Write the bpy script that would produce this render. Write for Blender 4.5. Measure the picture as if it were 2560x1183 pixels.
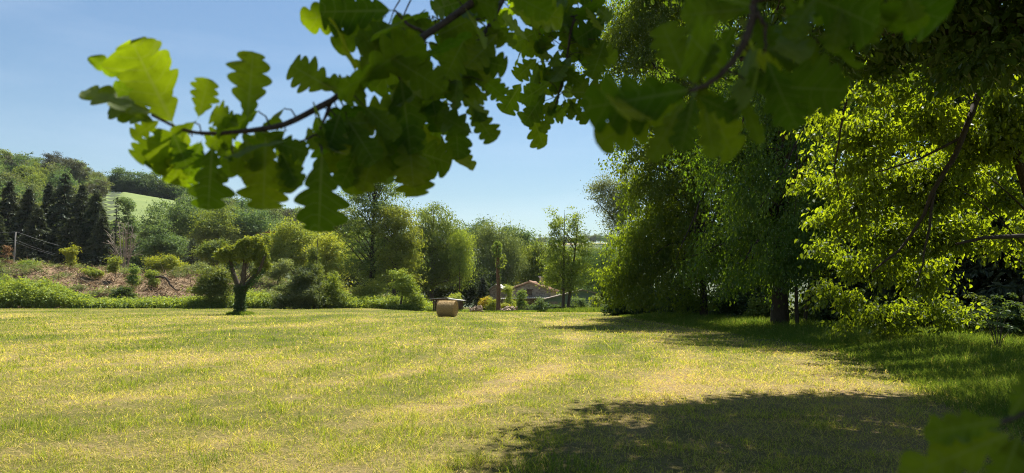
import bpy, math
import numpy as np
from math import radians, sin, cos, tan, pi

# ------------------------------------------------------------------ camera, sky, sun, exposure
for o in list(bpy.data.objects):
    bpy.data.objects.remove(o)
scene = bpy.context.scene
COL = scene.collection

F_PX = 1762.0                       # focal length in pixels of the 2560 px wide photograph
PITCH = math.atan(148.5 / F_PX)     # the horizon lies 148.5 px below the middle
EYE = 1.6
cam_d = bpy.data.cameras.new('camera')
cam = bpy.data.objects.new('camera', cam_d)
COL.objects.link(cam)
cam.location = (0, 0, EYE)
cam.rotation_euler = (radians(90) + PITCH, 0, 0)
cam_d.sensor_fit = 'HORIZONTAL'
cam_d.sensor_width = 36
cam_d.lens = 36 * F_PX / 2560
cam_d.clip_start = 0.05
cam_d.clip_end = 6000
cam_d.dof.use_dof = True
cam_d.dof.focus_distance = 40
cam_d.dof.aperture_fstop = 6.5
scene.camera = cam

SUN_EL, SUN_AZ = radians(60), radians(20)          # ahead of the camera, a little to the right
w = bpy.data.worlds.new('World')
scene.world = w
w.use_nodes = True
wn = w.node_tree
bg = wn.nodes['Background']
sky = wn.nodes.new('ShaderNodeTexSky')
sky.sky_type = 'NISHITA'
sky.sun_disc = False
sky.sun_elevation = SUN_EL
sky.sun_rotation = SUN_AZ
sky.altitude = 300
sky.air_density = 1.5
sky.dust_density = 0.0
sky.ozone_density = 5.0
wtc = wn.nodes.new('ShaderNodeTexCoord')
wmp = wn.nodes.new('ShaderNodeMapping')
wmp.inputs['Scale'].default_value = (1.5, 3.0, 9.0)
wno = wn.nodes.new('ShaderNodeTexNoise')
wno.inputs['Scale'].default_value = 1.3
wno.inputs['Detail'].default_value = 7
wra = wn.nodes.new('ShaderNodeMapRange')
for k_, v_ in (('From Min', 0.45), ('From Max', 0.8), ('To Min', 0.0), ('To Max', 0.16)):
    wra.inputs[k_].default_value = v_
wmx = wn.nodes.new('ShaderNodeMix')
wmx.data_type = 'RGBA'
wmx.inputs[7].default_value = (9.5, 10.5, 12.0, 1)
wn.links.new(wtc.outputs['Generated'], wmp.inputs[0])
wn.links.new(wmp.outputs[0], wno.inputs['Vector'])
wn.links.new(wno.outputs[0], wra.inputs['Value'])
wn.links.new(wra.outputs[0], wmx.inputs[0])
wn.links.new(sky.outputs[0], wmx.inputs[6])
wn.links.new(wmx.outputs[2], bg.inputs[0])
bg.inputs[1].default_value = 0.0435

sun_d = bpy.data.lights.new('sun', 'SUN')
sun_d.energy = 5.0
sun_d.angle = radians(0.53)
sun_d.color = (1.0, 0.95, 0.86)
sun = bpy.data.objects.new('sun', sun_d)
COL.objects.link(sun)
sun.rotation_euler = (radians(90) - SUN_EL, 0, pi - SUN_AZ)
sun.location = (10, 20, 60)

scene.view_settings.view_transform = 'Standard'
scene.view_settings.look = 'None'
scene.view_settings.exposure = 1.35
scene.view_settings.gamma = 1
scene.render.engine = 'CYCLES'
cy = scene.cycles
cy.max_bounces = 7
cy.diffuse_bounces = 4
cy.glossy_bounces = 2
cy.transmission_bounces = 4
cy.volume_bounces = 1
cy.caustics_reflective = False
cy.caustics_refractive = False
cy.use_denoising = True
cy.denoiser = 'OPENIMAGEDENOISE'
cy.denoising_prefilter = 'NONE'
cy.pixel_filter_type = 'BLACKMAN_HARRIS'
cy.filter_width = 1.05

# ------------------------------------------------------------------ helpers
RS = np.random.default_rng
CP, SP = cos(PITCH), sin(PITCH)


def at(px, py, Y):
    """the point at depth Y metres seen at pixel (px, py) of the 2560 px photograph"""
    u, v = (px - 1280) / F_PX, (591.5 - py) / F_PX
    t = Y / (CP - v * SP)
    return np.array([u * t, Y, EYE + t * (SP + v * CP)])


def ppm(Y):
    return Y / F_PX                 # metres per pixel at depth Y


def unit(a):
    return a / np.maximum(np.linalg.norm(a, axis=-1, keepdims=True), 1e-9)


def vnoise(x, y, seed=0):
    """smooth value noise on arrays, about 0..1"""
    xi, yi = np.floor(x).astype(np.int64), np.floor(y).astype(np.int64)
    fx, fy = x - xi, y - yi
    fx, fy = fx * fx * (3 - 2 * fx), fy * fy * (3 - 2 * fy)

    def h(a, b):
        n = (a * 374761393 + b * 668265263 + seed * 1442695041) & 0xFFFFFFFF
        n = ((n ^ (n >> 13)) * 1274126177) & 0xFFFFFFFF
        return ((n ^ (n >> 16)) & 0xFFFF) / 65535.0
    a, b, c, d = h(xi, yi), h(xi + 1, yi), h(xi, yi + 1), h(xi + 1, yi + 1)
    return (a * (1 - fx) + b * fx) * (1 - fy) + (c * (1 - fx) + d * fx) * fy


def fbm(x, y, seed=0, oct=4):
    s, a, t = 0, 0.5, 0
    for i in range(oct):
        s = s + a * vnoise(x * 2 ** i, y * 2 ** i, seed + i * 17)
        t += a
        a *= 0.5
    return s / t


class MB:
    """collects verts, faces of mixed size and a per-vertex 'tint'"""

    def __init__(self):
        self.v, self.f, self.t, self.m, self.n = [], [], [], [], 0

    def add(self, verts, faces, tint=0.5, mat=0):
        verts = np.asarray(verts, float).reshape(-1, 3)
        faces = np.asarray(faces, np.int64)
        self.v.append(verts)
        self.f.append(faces + self.n)
        self.m.append(np.full(len(faces), mat, np.int32))
        self.t.append(np.broadcast_to(np.asarray(tint, float), (len(verts),)))
        self.n += len(verts)

    def tube(self, pts, radii, sides=7, tint=0.5, mat=0, cap=True):
        pts = np.asarray(pts, float)
        radii = np.asarray(radii, float)
        n = len(pts)
        tan_ = unit(np.gradient(pts, axis=0))
        ref = np.array([0.31, 0.17, 0.93]) if abs(tan_[:, 2].mean()) < 0.8 else np.array([0.95, 0.2, 0.1])
        a = unit(np.cross(tan_, ref))
        b = np.cross(tan_, a)
        ang = np.arange(sides) * 2 * pi / sides
        ring = pts[:, None] + radii[:, None, None] * (np.cos(ang)[None, :, None] * a[:, None] + np.sin(ang)[None, :, None] * b[:, None])
        i = np.arange(n - 1)[:, None] * sides
        j = np.arange(sides)[None]
        k = (j + 1) % sides
        q = np.stack([i + j, i + k, i + sides + k, i + sides + j], -1).reshape(-1, 4)
        self.add(ring.reshape(-1, 3), q, tint, mat)
        if cap:
            base = self.n - n * sides
            self.f.append(np.array([[base + (n - 1) * sides + s for s in range(sides)]]))
            self.m.append(np.array([mat], np.int32))

    def box(self, c, s, rz=0, mat=0, taper=1.0, rx=0):
        c, s = np.array(c, float), np.array(s, float) / 2
        p = np.array([[x, y, z] for z in (-1, 1) for y in (-1, 1) for x in (-1, 1)], float) * s
        p[4:, :2] *= taper
        R = np.array([[cos(rz), -sin(rz), 0], [sin(rz), cos(rz), 0], [0, 0, 1]])
        self.add(p @ R.T + c, [[0, 2, 3, 1], [4, 5, 7, 6], [0, 1, 5, 4], [2, 6, 7, 3], [0, 4, 6, 2], [1, 3, 7, 5]], 0.5, mat)

    def prism(self, poly, y0, y1, mat=0):
        """polygon of (x, z) swept from y0 to y1"""
        n = len(poly)
        v = [[x, y0, z] for x, z in poly] + [[x, y1, z] for x, z in poly]
        self.add(v, [[i, (i + 1) % n, n + (i + 1) % n, n + i] for i in range(n)], 0.5, mat)
        b = self.n - 2 * n
        self.f.append(np.array([[b + n - 1 - i for i in range(n)]])); self.m.append(np.array([mat], np.int32))
        self.f.append(np.array([[b + n + i for i in range(n)]])); self.m.append(np.array([mat], np.int32))

    def build(self, name, mats, parent=None, smooth=False, loc=None, rz=0, link=True):
        me = bpy.data.meshes.new(name)
        v = np.concatenate(self.v)
        me.vertices.add(len(v))
        me.vertices.foreach_set('co', v.astype(np.float32).ravel())
        loops = np.concatenate([f.ravel() for f in self.f]).astype(np.int32)
        sizes = np.concatenate([np.full(len(f), f.shape[1], np.int32) for f in self.f])
        me.loops.add(len(loops))
        me.loops.foreach_set('vertex_index', loops)
        me.polygons.add(len(sizes))
        me.polygons.foreach_set('loop_start', np.concatenate([[0], np.cumsum(sizes)[:-1]]).astype(np.int32))
        for m in (mats if isinstance(mats, (list, tuple)) else [mats]):
            me.materials.append(m)
        me.polygons.foreach_set('material_index', np.concatenate(self.m))
        me.polygons.foreach_set('use_smooth', np.full(len(sizes), smooth))
        at_ = me.attributes.new('tint', 'FLOAT', 'POINT')
        at_.data.foreach_set('value', np.concatenate(self.t).astype(np.float32))
        me.update()
        me.validate()
        o = bpy.data.objects.new(name, me)
        if parent is not None:
            o.parent = parent
        if loc is not None:
            o.location = [float(a) for a in loc]
            o.rotation_euler = (0, 0, rz)
        if link:
            COL.objects.link(o)
        return o


def tag(o, label=None, cat=None, group=None, kind=None):
    for k, val in (('label', label), ('category', cat), ('group', group), ('kind', kind)):
        if val:
            o[k] = val
    return o


def empty(name, loc, label, cat, group=None, rz=0):
    o = bpy.data.objects.new(name, None)
    o.empty_display_size = 0.5
    o.location = [float(a) for a in loc]
    o.rotation_euler = (0, 0, rz)
    COL.objects.link(o)
    return tag(o, label, cat, group)


# ------------------------------------------------------------------ materials
def nt(name):
    m = bpy.data.materials.new(name)
    m.use_nodes = True
    t = m.node_tree
    t.nodes.clear()
    out = t.nodes.new('ShaderNodeOutputMaterial')
    return m, t, out


def N(t, kind, **kw):
    n = t.nodes.new(kind)
    for k, val in kw.items():
        if k.startswith('_'):
            setattr(n, k[1:], val)
        else:
            n.inputs[k.replace('__', ' ')].default_value = val
    return n


def ramp(t, fac, stops):
    r = t.nodes.new('ShaderNodeValToRGB')
    el = r.color_ramp.elements
    while len(el) < len(stops):
        el.new(0.5)
    for e, (p, c) in zip(el, stops):
        e.position = p
        e.color = (*c, 1)
    t.links.new(fac, r.inputs[0])
    return r.outputs[0]


def mixc(t, fac, a, b, blend='MIX'):
    m = t.nodes.new('ShaderNodeMix')
    m.data_type = 'RGBA'
    m.blend_type = blend
    for sock, val in ((m.inputs[0], fac), (m.inputs[6], a), (m.inputs[7], b)):
        if hasattr(val, 'node'):
            t.links.new(val, sock)
        elif isinstance(val, (int, float)):
            sock.default_value = val
        else:
            sock.default_value = (*val, 1)
    return m.outputs[2]


def leaf_mat(name, c1, c2, trans=(2.0, 1.7, 0.4), tf=0.42, gloss=0.025, rough=0.5, vary=0.12):
    """two sided leaf: diffuse reflection plus light shining through"""
    m, t, out = nt(name)
    a = N(t, 'ShaderNodeAttribute', _attribute_name='tint')
    col = ramp(t, a.outputs['Fac'], [(0.0, c1), (1.0, c2)])
    oi = t.nodes.new('ShaderNodeObjectInfo')
    mr = N(t, 'ShaderNodeMapRange', To__Min=1 - vary, To__Max=1 + vary)
    t.links.new(oi.outputs['Random'], mr.inputs['Value'])
    mh = N(t, 'ShaderNodeMapRange', To__Min=0.5 - vary * 0.12, To__Max=0.5 + vary * 0.12)
    mul = N(t, 'ShaderNodeMath', _operation='MULTIPLY')
    mul.inputs[1].default_value = 7.31
    fr = N(t, 'ShaderNodeMath', _operation='FRACT')
    t.links.new(oi.outputs['Random'], mul.inputs[0])
    t.links.new(mul.outputs[0], fr.inputs[0])
    t.links.new(fr.outputs[0], mh.inputs['Value'])
    hs = t.nodes.new('ShaderNodeHueSaturation')
    t.links.new(col, hs.inputs['Color'])
    t.links.new(mr.outputs[0], hs.inputs['Value'])
    t.links.new(mh.outputs[0], hs.inputs['Hue'])
    d = t.nodes.new('ShaderNodeBsdfDiffuse')
    t.links.new(hs.outputs[0], d.inputs[0])
    tr = t.nodes.new('ShaderNodeBsdfTranslucent')
    t.links.new(mixc(t, 1.0, hs.outputs[0], trans, 'MULTIPLY'), tr.inputs[0])
    mx = N(t, 'ShaderNodeMixShader', Fac=tf)
    t.links.new(d.outputs[0], mx.inputs[1])
    t.links.new(tr.outputs[0], mx.inputs[2])
    g = N(t, 'ShaderNodeBsdfGlossy', Roughness=rough)
    g.inputs[0].default_value = (0.9, 0.95, 1, 1)
    lw = N(t, 'ShaderNodeLayerWeight', Blend=0.25)
    lm = N(t, 'ShaderNodeMath', _operation='MULTIPLY_ADD')
    t.links.new(lw.outputs['Fresnel'], lm.inputs[0])
    lm.inputs[1].default_value = gloss * 2.0
    lm.inputs[2].default_value = gloss * 0.5
    m2 = t.nodes.new('ShaderNodeMixShader')
    t.links.new(lm.outputs[0], m2.inputs[0])
    t.links.new(mx.outputs[0], m2.inputs[1])
    t.links.new(g.outputs[0], m2.inputs[2])
    t.links.new(m2.outputs[0], out.inputs[0])
    return m


def rough_mat(name, c1, c2, scale=6.0, rough=0.9, bump=0.5, detail=8, stretch=(1, 1, 1), dist=0.03, c3=None):
    m, t, out = nt(name)
    tc = t.nodes.new('ShaderNodeTexCoord')
    mp = N(t, 'ShaderNodeMapping', Scale=stretch)
    t.links.new(tc.outputs['Object'], mp.inputs[0])
    n = N(t, 'ShaderNodeTexNoise', Scale=scale, Detail=detail, Roughness=0.65)
    t.links.new(mp.outputs[0], n.inputs['Vector'])
    stops = [(0.32, c1), (0.68, c2)] if c3 is None else [(0.28, c1), (0.5, c2), (0.72, c3)]
    col = ramp(t, n.outputs[0], stops)
    p = N(t, 'ShaderNodeBsdfPrincipled', Roughness=rough)
    p.inputs['Specular IOR Level'].default_value = 0.25
    t.links.new(col, p.inputs['Base Color'])
    n2 = N(t, 'ShaderNodeTexNoise', Scale=scale * 3, Detail=6, Roughness=0.7)
    t.links.new(mp.outputs[0], n2.inputs['Vector'])
    b = N(t, 'ShaderNodeBump', Strength=bump, Distance=dist)
    t.links.new(n2.outputs[0], b.inputs['Height'])
    t.links.new(b.outputs[0], p.inputs['Normal'])
    t.links.new(p.outputs[0], out.inputs[0])
    return m


M = {}
M['bark'] = rough_mat('bark', (0.035, 0.028, 0.02), (0.14, 0.11, 0.08), 9, stretch=(3, 3, 0.6), bump=0.9)
M['bark_dark'] = rough_mat('bark_dark', (0.02, 0.016, 0.012), (0.075, 0.058, 0.042), 12, stretch=(3, 3, 0.6), bump=0.9)
M['bark_pale'] = rough_mat('bark_pale', (0.16, 0.13, 0.10), (0.34, 0.29, 0.23), 7, stretch=(3, 3, 0.5), bump=0.7)
M['bark_red'] = rough_mat('bark_red', (0.07, 0.04, 0.025), (0.22, 0.13, 0.085), 12, stretch=(1, 1, 1), bump=0.9)
M['twig'] = rough_mat('twig_bark', (0.028, 0.02, 0.016), (0.085, 0.066, 0.05), 120, bump=0.6, dist=0.002)
M['shoot'] = rough_mat('green_shoot', (0.14, 0.17, 0.03), (0.22, 0.24, 0.05), 90, bump=0.2, dist=0.001)
M['leaf_mid'] = leaf_mat('leaf_mid_green', (0.068, 0.112, 0.034), (0.195, 0.265, 0.08))
M['leaf_cool'] = leaf_mat('leaf_cool_green', (0.06, 0.105, 0.045), (0.135, 0.20, 0.08), trans=(1.7, 1.6, 0.7))
M['leaf_bright'] = leaf_mat('leaf_bright_green', (0.11, 0.165, 0.036), (0.28, 0.345, 0.085))
M['leaf_yellow'] = leaf_mat('leaf_yellow_green', (0.17, 0.21, 0.03), (0.30, 0.34, 0.06))
M['leaf_lime'] = leaf_mat('leaf_lime_tree', (0.045, 0.085, 0.013), (0.10, 0.15, 0.022), trans=(4.2, 3.6, 0.5), tf=0.52, gloss=0.03)
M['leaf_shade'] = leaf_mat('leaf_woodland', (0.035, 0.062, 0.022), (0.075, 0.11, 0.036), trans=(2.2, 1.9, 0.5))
M['leaf_olive'] = leaf_mat('leaf_olive_green', (0.085, 0.115, 0.045), (0.21, 0.25, 0.105), trans=(1.6, 1.5, 0.6))
M['leaf_dark'] = leaf_mat('leaf_ivy', (0.035, 0.07, 0.018), (0.085, 0.13, 0.035), trans=(1.6, 1.6, 0.5), gloss=0.05, rough=0.4)
M['needle'] = leaf_mat('needle_dark', (0.035, 0.052, 0.03), (0.115, 0.135, 0.065), trans=(1.0, 1.0, 0.6), tf=0.3, gloss=0.03)
M['needle_brown'] = leaf_mat('needle_pine', (0.055, 0.065, 0.035), (0.12, 0.125, 0.065), trans=(1.2, 1.1, 0.6), tf=0.3, gloss=0.03)
M['copper'] = leaf_mat('leaf_copper', (0.03, 0.016, 0.013), (0.07, 0.033, 0.024), trans=(1.8, 0.9, 0.5))
M['flower'] = leaf_mat('petal_yellow', (0.20, 0.22, 0.03), (0.62, 0.44, 0.03), trans=(1.1, 1.1, 0.6), vary=0)
M['dead'] = leaf_mat('dead_foliage', (0.15, 0.085, 0.045), (0.30, 0.18, 0.10), trans=(1.2, 1.0, 0.6), tf=0.3)


# the ground's own colour: straw and green patches, read from the vertex value 'tint'
def ground_mat():
    m, t, out = nt('meadow_ground')
    tc = t.nodes.new('ShaderNodeTexCoord')
    a = N(t, 'ShaderNodeAttribute', _attribute_name='tint')
    n1 = N(t, 'ShaderNodeTexNoise', Scale=1.7, Detail=8, Roughness=0.7)
    n2 = N(t, 'ShaderNodeTexNoise', Scale=19.0, Detail=8, Roughness=0.75)
    for n in (n1, n2):
        t.links.new(tc.outputs['Object'], n.inputs['Vector'])
    s = N(t, 'ShaderNodeMath', _operation='MULTIPLY_ADD')
    t.links.new(n2.outputs[0], s.inputs[0])
    s.inputs[1].default_value = 1.5
    s.inputs[2].default_value = -0.75
    s2 = N(t, 'ShaderNodeMath', _operation='ADD')
    t.links.new(s.outputs[0], s2.inputs[0])
    t.links.new(a.outputs['Fac'], s2.inputs[1])
    s3 = N(t, 'ShaderNodeMath', _operation='MULTIPLY_ADD')
    t.links.new(n1.outputs[0], s3.inputs[0])
    s3.inputs[1].default_value = 0.7
    s4 = N(t, 'ShaderNodeMath', _operation='ADD', )
    s4.inputs[1].default_value = -0.35
    t.links.new(s2.outputs[0], s3.inputs[2])
    t.links.new(s3.outputs[0], s4.inputs[0])
    col = ramp(t, s4.outputs[0], [(0.0, (0.05, 0.065, 0.014)), (0.35, (0.13, 0.12, 0.03)), (0.65, (0.25, 0.19, 0.085)), (1.0, (0.30, 0.205, 0.12))])
    p = N(t, 'ShaderNodeBsdfPrincipled', Roughness=1.0)
    p.inputs['Specular IOR Level'].default_value = 0.1
    t.links.new(col, p.inputs['Base Color'])
    b = N(t, 'ShaderNodeBump', Strength=0.9, Distance=0.06)
    t.links.new(n2.outputs[0], b.inputs['Height'])
    t.links.new(b.outputs[0], p.inputs['Normal'])
    t.links.new(p.outputs[0], out.inputs[0])
    return m


def blade_mat(name, stops, trans=(1.5, 1.4, 0.6), tf=0.4):
    m, t, out = nt(name)
    a = N(t, 'ShaderNodeAttribute', _attribute_name='tint')
    col = ramp(t, a.outputs['Fac'], stops)
    d = t.nodes.new('ShaderNodeBsdfDiffuse')
    t.links.new(col, d.inputs[0])
    tr = t.nodes.new('ShaderNodeBsdfTranslucent')
    t.links.new(mixc(t, 1.0, col, trans, 'MULTIPLY'), tr.inputs[0])
    mx = N(t, 'ShaderNodeMixShader', Fac=tf)
    t.links.new(d.outputs[0], mx.inputs[1])
    t.links.new(tr.outputs[0], mx.inputs[2])
    t.links.new(mx.outputs[0], out.inputs[0])
    return m


M['ground'] = ground_mat()
M['grass'] = blade_mat('mown_grass', [(0.0, (0.10, 0.17, 0.02)), (0.3, (0.26, 0.315, 0.04)), (0.55, (0.47, 0.44, 0.095)), (0.8, (0.54, 0.44, 0.20)), (1.0, (0.40, 0.275, 0.15))], trans=(1.6, 1.5, 0.6), tf=0.48)
M['tall_grass'] = blade_mat('tall_grass', [(0.0, (0.06, 0.115, 0.022)), (0.6, (0.14, 0.20, 0.04)), (0.85, (0.25, 0.27, 0.08)), (1.0, (0.40, 0.34, 0.17))], trans=(1.7, 1.55, 0.6), tf=0.48)
M['soil'] = rough_mat('soil', (0.08, 0.052, 0.03), (0.22, 0.145, 0.078), 0.7, bump=1.0, dist=0.5, detail=12, c3=(0.36, 0.26, 0.14))
M['hill'] = rough_mat('hill_turf', (0.02, 0.035, 0.012), (0.06, 0.08, 0.025), 0.05, bump=0.3, dist=0.5)
M['field'] = rough_mat('hill_pasture', (0.095, 0.14, 0.032), (0.15, 0.19, 0.05), 0.06, bump=0.2, dist=0.3, detail=10)
M['field_dry'] = rough_mat('dry_pasture', (0.34, 0.27, 0.13), (0.44, 0.36, 0.18), 0.08, bump=0.2, dist=0.3)
M['gravel'] = rough_mat('gravel', (0.26, 0.24, 0.21), (0.42, 0.39, 0.34), 3.0, bump=0.6, dist=0.05)

# ------------------------------------------------------------------ terrain


def sstep(a, b, x):
    s = np.clip((x - a) / (b - a), 0, 1)
    return s * s * (3 - 2 * s)


def pxof(x, y):
    return 1280 + F_PX * x / np.maximum(y, 1.0)


def meadow_z(x, y):
    x, y = np.asarray(x, float), np.asarray(y, float)
    dip = -np.clip(y - 69, 0, 58) * 0.020 * sstep(-19, -9, x)
    near = 0.05 * (fbm(x * 0.13, y * 0.13, 3, 3) - 0.5) + 0.045 * (fbm(x * 0.8, y * 0.8, 8, 2) - 0.5) * (y < 45)
    return dip + near


BANK_PX = [-500, 0, 150, 300, 450, 600, 700, 780, 850, 930, 1010, 1090]
BANK_H = [7.5, 6.9, 6.3, 5.6, 5.3, 5.0, 4.4, 3.2, 2.2, 1.4, 0.7, -0.6]


def bank_z(x, y):
    p = pxof(x, y)
    top = np.interp(p, BANK_PX, BANK_H)
    s = sstep(93.5, 121, y) * 0.55 + np.clip((y - 95) / 24, 0, 1) * 0.45
    lump = ((fbm(x * 0.22, y * 0.30, 21, 4) - 0.5) * 2.4 + (fbm(x * 0.9, y * 0.9, 27, 2) - 0.5) * 0.7) * sstep(95, 103, y) * (1 - sstep(125, 150, y)) * np.clip(top / 4, 0, 1)
    return -0.35 + (top + 0.35) * s + lump


RIDGE_PX = [-900, -300, 0, 100, 200, 280, 300, 430, 560, 700, 800, 870, 1000, 1150, 1300, 2200]
RIDGE_Z = [75, 74, 70, 68, 64, 58, 60, 55, 46, 41, 36, 31, 22, 12, 4, 2]


def hill_z(x, y):
    p = pxof(x, y)
    r = np.interp(p, RIDGE_PX, RIDGE_Z)
    s = sstep(148, 400, y) * 0.75 + np.clip((y - 150) / 250, 0, 1) * 0.25
    down = 1 - 0.5 * sstep(410, 640, y)
    return -1.5 + (r + 1.5) * s * down + 1.5 * (fbm(x * 0.02, y * 0.02, 5, 3) - 0.5) * sstep(150, 200, y)


def ground_z(x, y):
    z = meadow_z(x, y)
    if np.ndim(x) == 0:
        if y > 93.5 and pxof(x, y) < 1090:
            z = max(z, float(bank_z(x, y))) if y < 210 else z
        if y > 148:
            z = max(z, float(hill_z(x, y)))
        return float(z)
    b = np.where((y > 93.5) & (y < 210) & (pxof(x, y) < 1090), bank_z(x, y), -99)
    h = np.where(y > 148, hill_z(x, y), -99)
    return np.maximum(np.maximum(z, b), h)


def verge_edge(y):
    return np.interp(y, [0, 8, 11, 15, 23, 39, 56, 70, 90], [5.2, 6.2, 7.0, 8.4, 10.3, 9.4, 8.9, 11, 16])


def straw(x, y):
    """how dry the mown meadow is at a point: patches plus the swaths the mower left"""
    base = fbm(x * 0.35, y * 0.22, 40, 4)
    big = fbm(x * 0.09, y * 0.07, 60, 3)
    warp = 1.2 * (fbm(x * 0.12, y * 0.06, 71, 2) - 0.5)
    d = (x * 0.91 - (y * 0.42)) + warp + 0.006 * y * y
    sw = 0.5 + 0.5 * np.sin(2 * pi * d / 2.6)
    v = 0.66 * base + 0.28 * big + (0.07 + 0.10 * sstep(-5, 1, x) * sstep(7, 10, y)) * sw ** 4 - 0.085
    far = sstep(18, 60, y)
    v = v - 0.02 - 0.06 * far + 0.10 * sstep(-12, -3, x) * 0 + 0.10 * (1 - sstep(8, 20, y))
    for wt, P in zip((0.15, 0.24, 0.15, 0.08), (((-9.5, 10.2), (-5.6, 11.3), (-4.1, 12.5), (-2.35, 14.8), (1.5, 21.7)), ((-0.9, 10.0), (-0.6, 10.8), (1.65, 17.0), (5.2, 25.6), (7.0, 29.7), (7.6, 40.0)), ((-6.5, 6.8), (-4.8, 7.2), (-3.4, 7.7), (-2.0, 9.4), (-0.9, 12.0)), ((-14, 15.5), (-9, 18.5), (-4.5, 24.0), (-1.0, 34.0)))):
        dist = np.full(np.shape(x), 99.0)
        for (ax, ay), (bx, by) in zip(P[:-1], P[1:]):
            tt = np.clip(((x - ax) * (bx - ax) + (y - ay) * (by - ay)) / ((bx - ax) ** 2 + (by - ay) ** 2), 0, 1)
            dist = np.minimum(dist, np.hypot(x - ax - tt * (bx - ax), y - ay - tt * (by - ay)))
        rag = fbm(x * 1.3, y * 1.3, 83, 3)
        v = v + wt * np.exp(-(dist / 0.42) ** 2) * sstep(0.34, 0.66, rag)
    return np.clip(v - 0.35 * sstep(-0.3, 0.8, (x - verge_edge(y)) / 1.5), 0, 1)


def grid_mesh(xs, ys, zf, name, mats, tintf=None, smooth=True, keep=None):
    X, Y = np.meshgrid(xs, ys)
    Z = zf(X, Y)
    nx, ny = len(xs), len(ys)
    b = MB()
    i, j = np.meshgrid(np.arange(nx - 1), np.arange(ny - 1))
    a = (j * nx + i).ravel()
    q = np.stack([a, a + 1, a + nx + 1, a + nx], -1)
    if keep is not None:
        kx = (xs[:-1] + xs[1:]) / 2
        ky = (ys[:-1] + ys[1:]) / 2
        KX, KY = np.meshgrid(kx, ky)
        q = q[keep(KX, KY).ravel()]
    b.add(np.stack([X, Y, Z], -1).reshape(-1, 3), q, tintf(X, Y).ravel() if tintf else 0.5)
    return b.build(name, mats, smooth=smooth)


def spread(a, b, fine0, fine1, step, grow=1.25):
    xs = list(np.arange(fine0, fine1 + 1e-6, step))
    s, x = step, xs[-1]
    while x < b:
        s *= grow
        x += s
        xs.append(min(x, b))
    s, x = step, xs[0]
    while x > a:
        s *= grow
        x -= s
        xs.insert(0, max(x, a))
    return np.array(xs)


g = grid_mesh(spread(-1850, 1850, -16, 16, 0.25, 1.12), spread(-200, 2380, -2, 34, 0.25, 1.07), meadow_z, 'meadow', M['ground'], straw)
tag(g, kind='structure')
g = grid_mesh(np.arange(-150, 2, 0.7), np.arange(93, 212, 0.7), bank_z, 'soil_bank', M['soil'], keep=lambda x, y: pxof(x, y) < 1092)
tag(g, kind='structure')
g = grid_mesh(np.arange(-700, 500, 7.0), np.arange(148, 680, 7.0), hill_z, 'hillside', M['hill'])
tag(g, kind='structure')
g = grid_mesh(np.arange(-215, -140, 2.5), np.arange(276, 392, 2.5), lambda x, y: hill_z(x, y) + 0.35, 'hill_field', M['field'],
              keep=lambda x, y: (pxof(x, y) > 262 - (y - 300) * 0.2) & (pxof(x, y) < 446) & (y < 380 - 0.06 * (pxof(x, y) - 262)))
tag(g, kind='structure')
g = grid_mesh(np.arange(-110, -75, 2.0), np.arange(268, 325, 2.0), lambda x, y: hill_z(x, y) + 0.35, 'dry_hill_field', M['field_dry'],
              keep=lambda x, y: (pxof(x, y) > 735) & (pxof(x, y) < 880))
tag(g, kind='structure')


def far_z(x, y):
    p = pxof(x, y)
    r = np.interp(p, [-400, 900, 1250, 1340, 1420, 1500, 1700, 2300, 3200], [60, 70, 84, 90, 93, 95, 88, 92, 85])
    return -5 + (r + 5) * sstep(700, 1250, y) * (1 - 0.4 * sstep(1300, 2200, y)) + 6 * (fbm(x * 0.004, y * 0.004, 9, 3) - 0.5)


g = grid_mesh(np.arange(-1400, 1801, 40.0), np.arange(690, 2300, 40.0), far_z, 'far_hill', M['hill'])
tag(g, kind='structure')
g = grid_mesh(np.arange(60, 190, 10.0), np.arange(1165, 1196, 10.0), lambda x, y: far_z(x, y) + 1.0, 'far_hill_field', M['field_dry'])
tag(g, kind='structure')

# ------------------------------------------------------------------ grass


def blades(b, x, y, z0, h, wdt, lean, tint, rng, bend=0.35):
    """upright or leaning blades: a quad and a triangle each, bending over"""
    n = len(x)
    a = rng.uniform(0, 2 * pi, n)
    side = np.stack([np.cos(a), np.sin(a), np.zeros(n)], -1)
    la = rng.uniform(0, 2 * pi, n)
    ld = np.stack([np.cos(la), np.sin(la), np.zeros(n)], -1) * lean[:, None]
    p = np.stack([x, y, z0], -1)
    up = np.array([0, 0, 1.0])
    mid = p + (up * 0.6 + ld * 0.5) * h[:, None]
    tip = p + (up * (1 - bend * np.minimum(lean, 1)[:, None]) + ld * 1.1) * h[:, None]
    s = side * wdt[:, None] / 2
    v = np.stack([p - s, p + s, mid + s * 0.75, mid - s * 0.75, tip], 1).reshape(-1, 3)
    k = np.arange(n)[:, None] * 5
    b.add(v, k + np.array([[0, 1, 2, 3]]), np.repeat(tint, 5))
    b.f.append(k + np.array([[3, 2, 4]]) + (b.n - 5 * n))
    b.m.append(np.zeros(n, np.int32))


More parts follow.
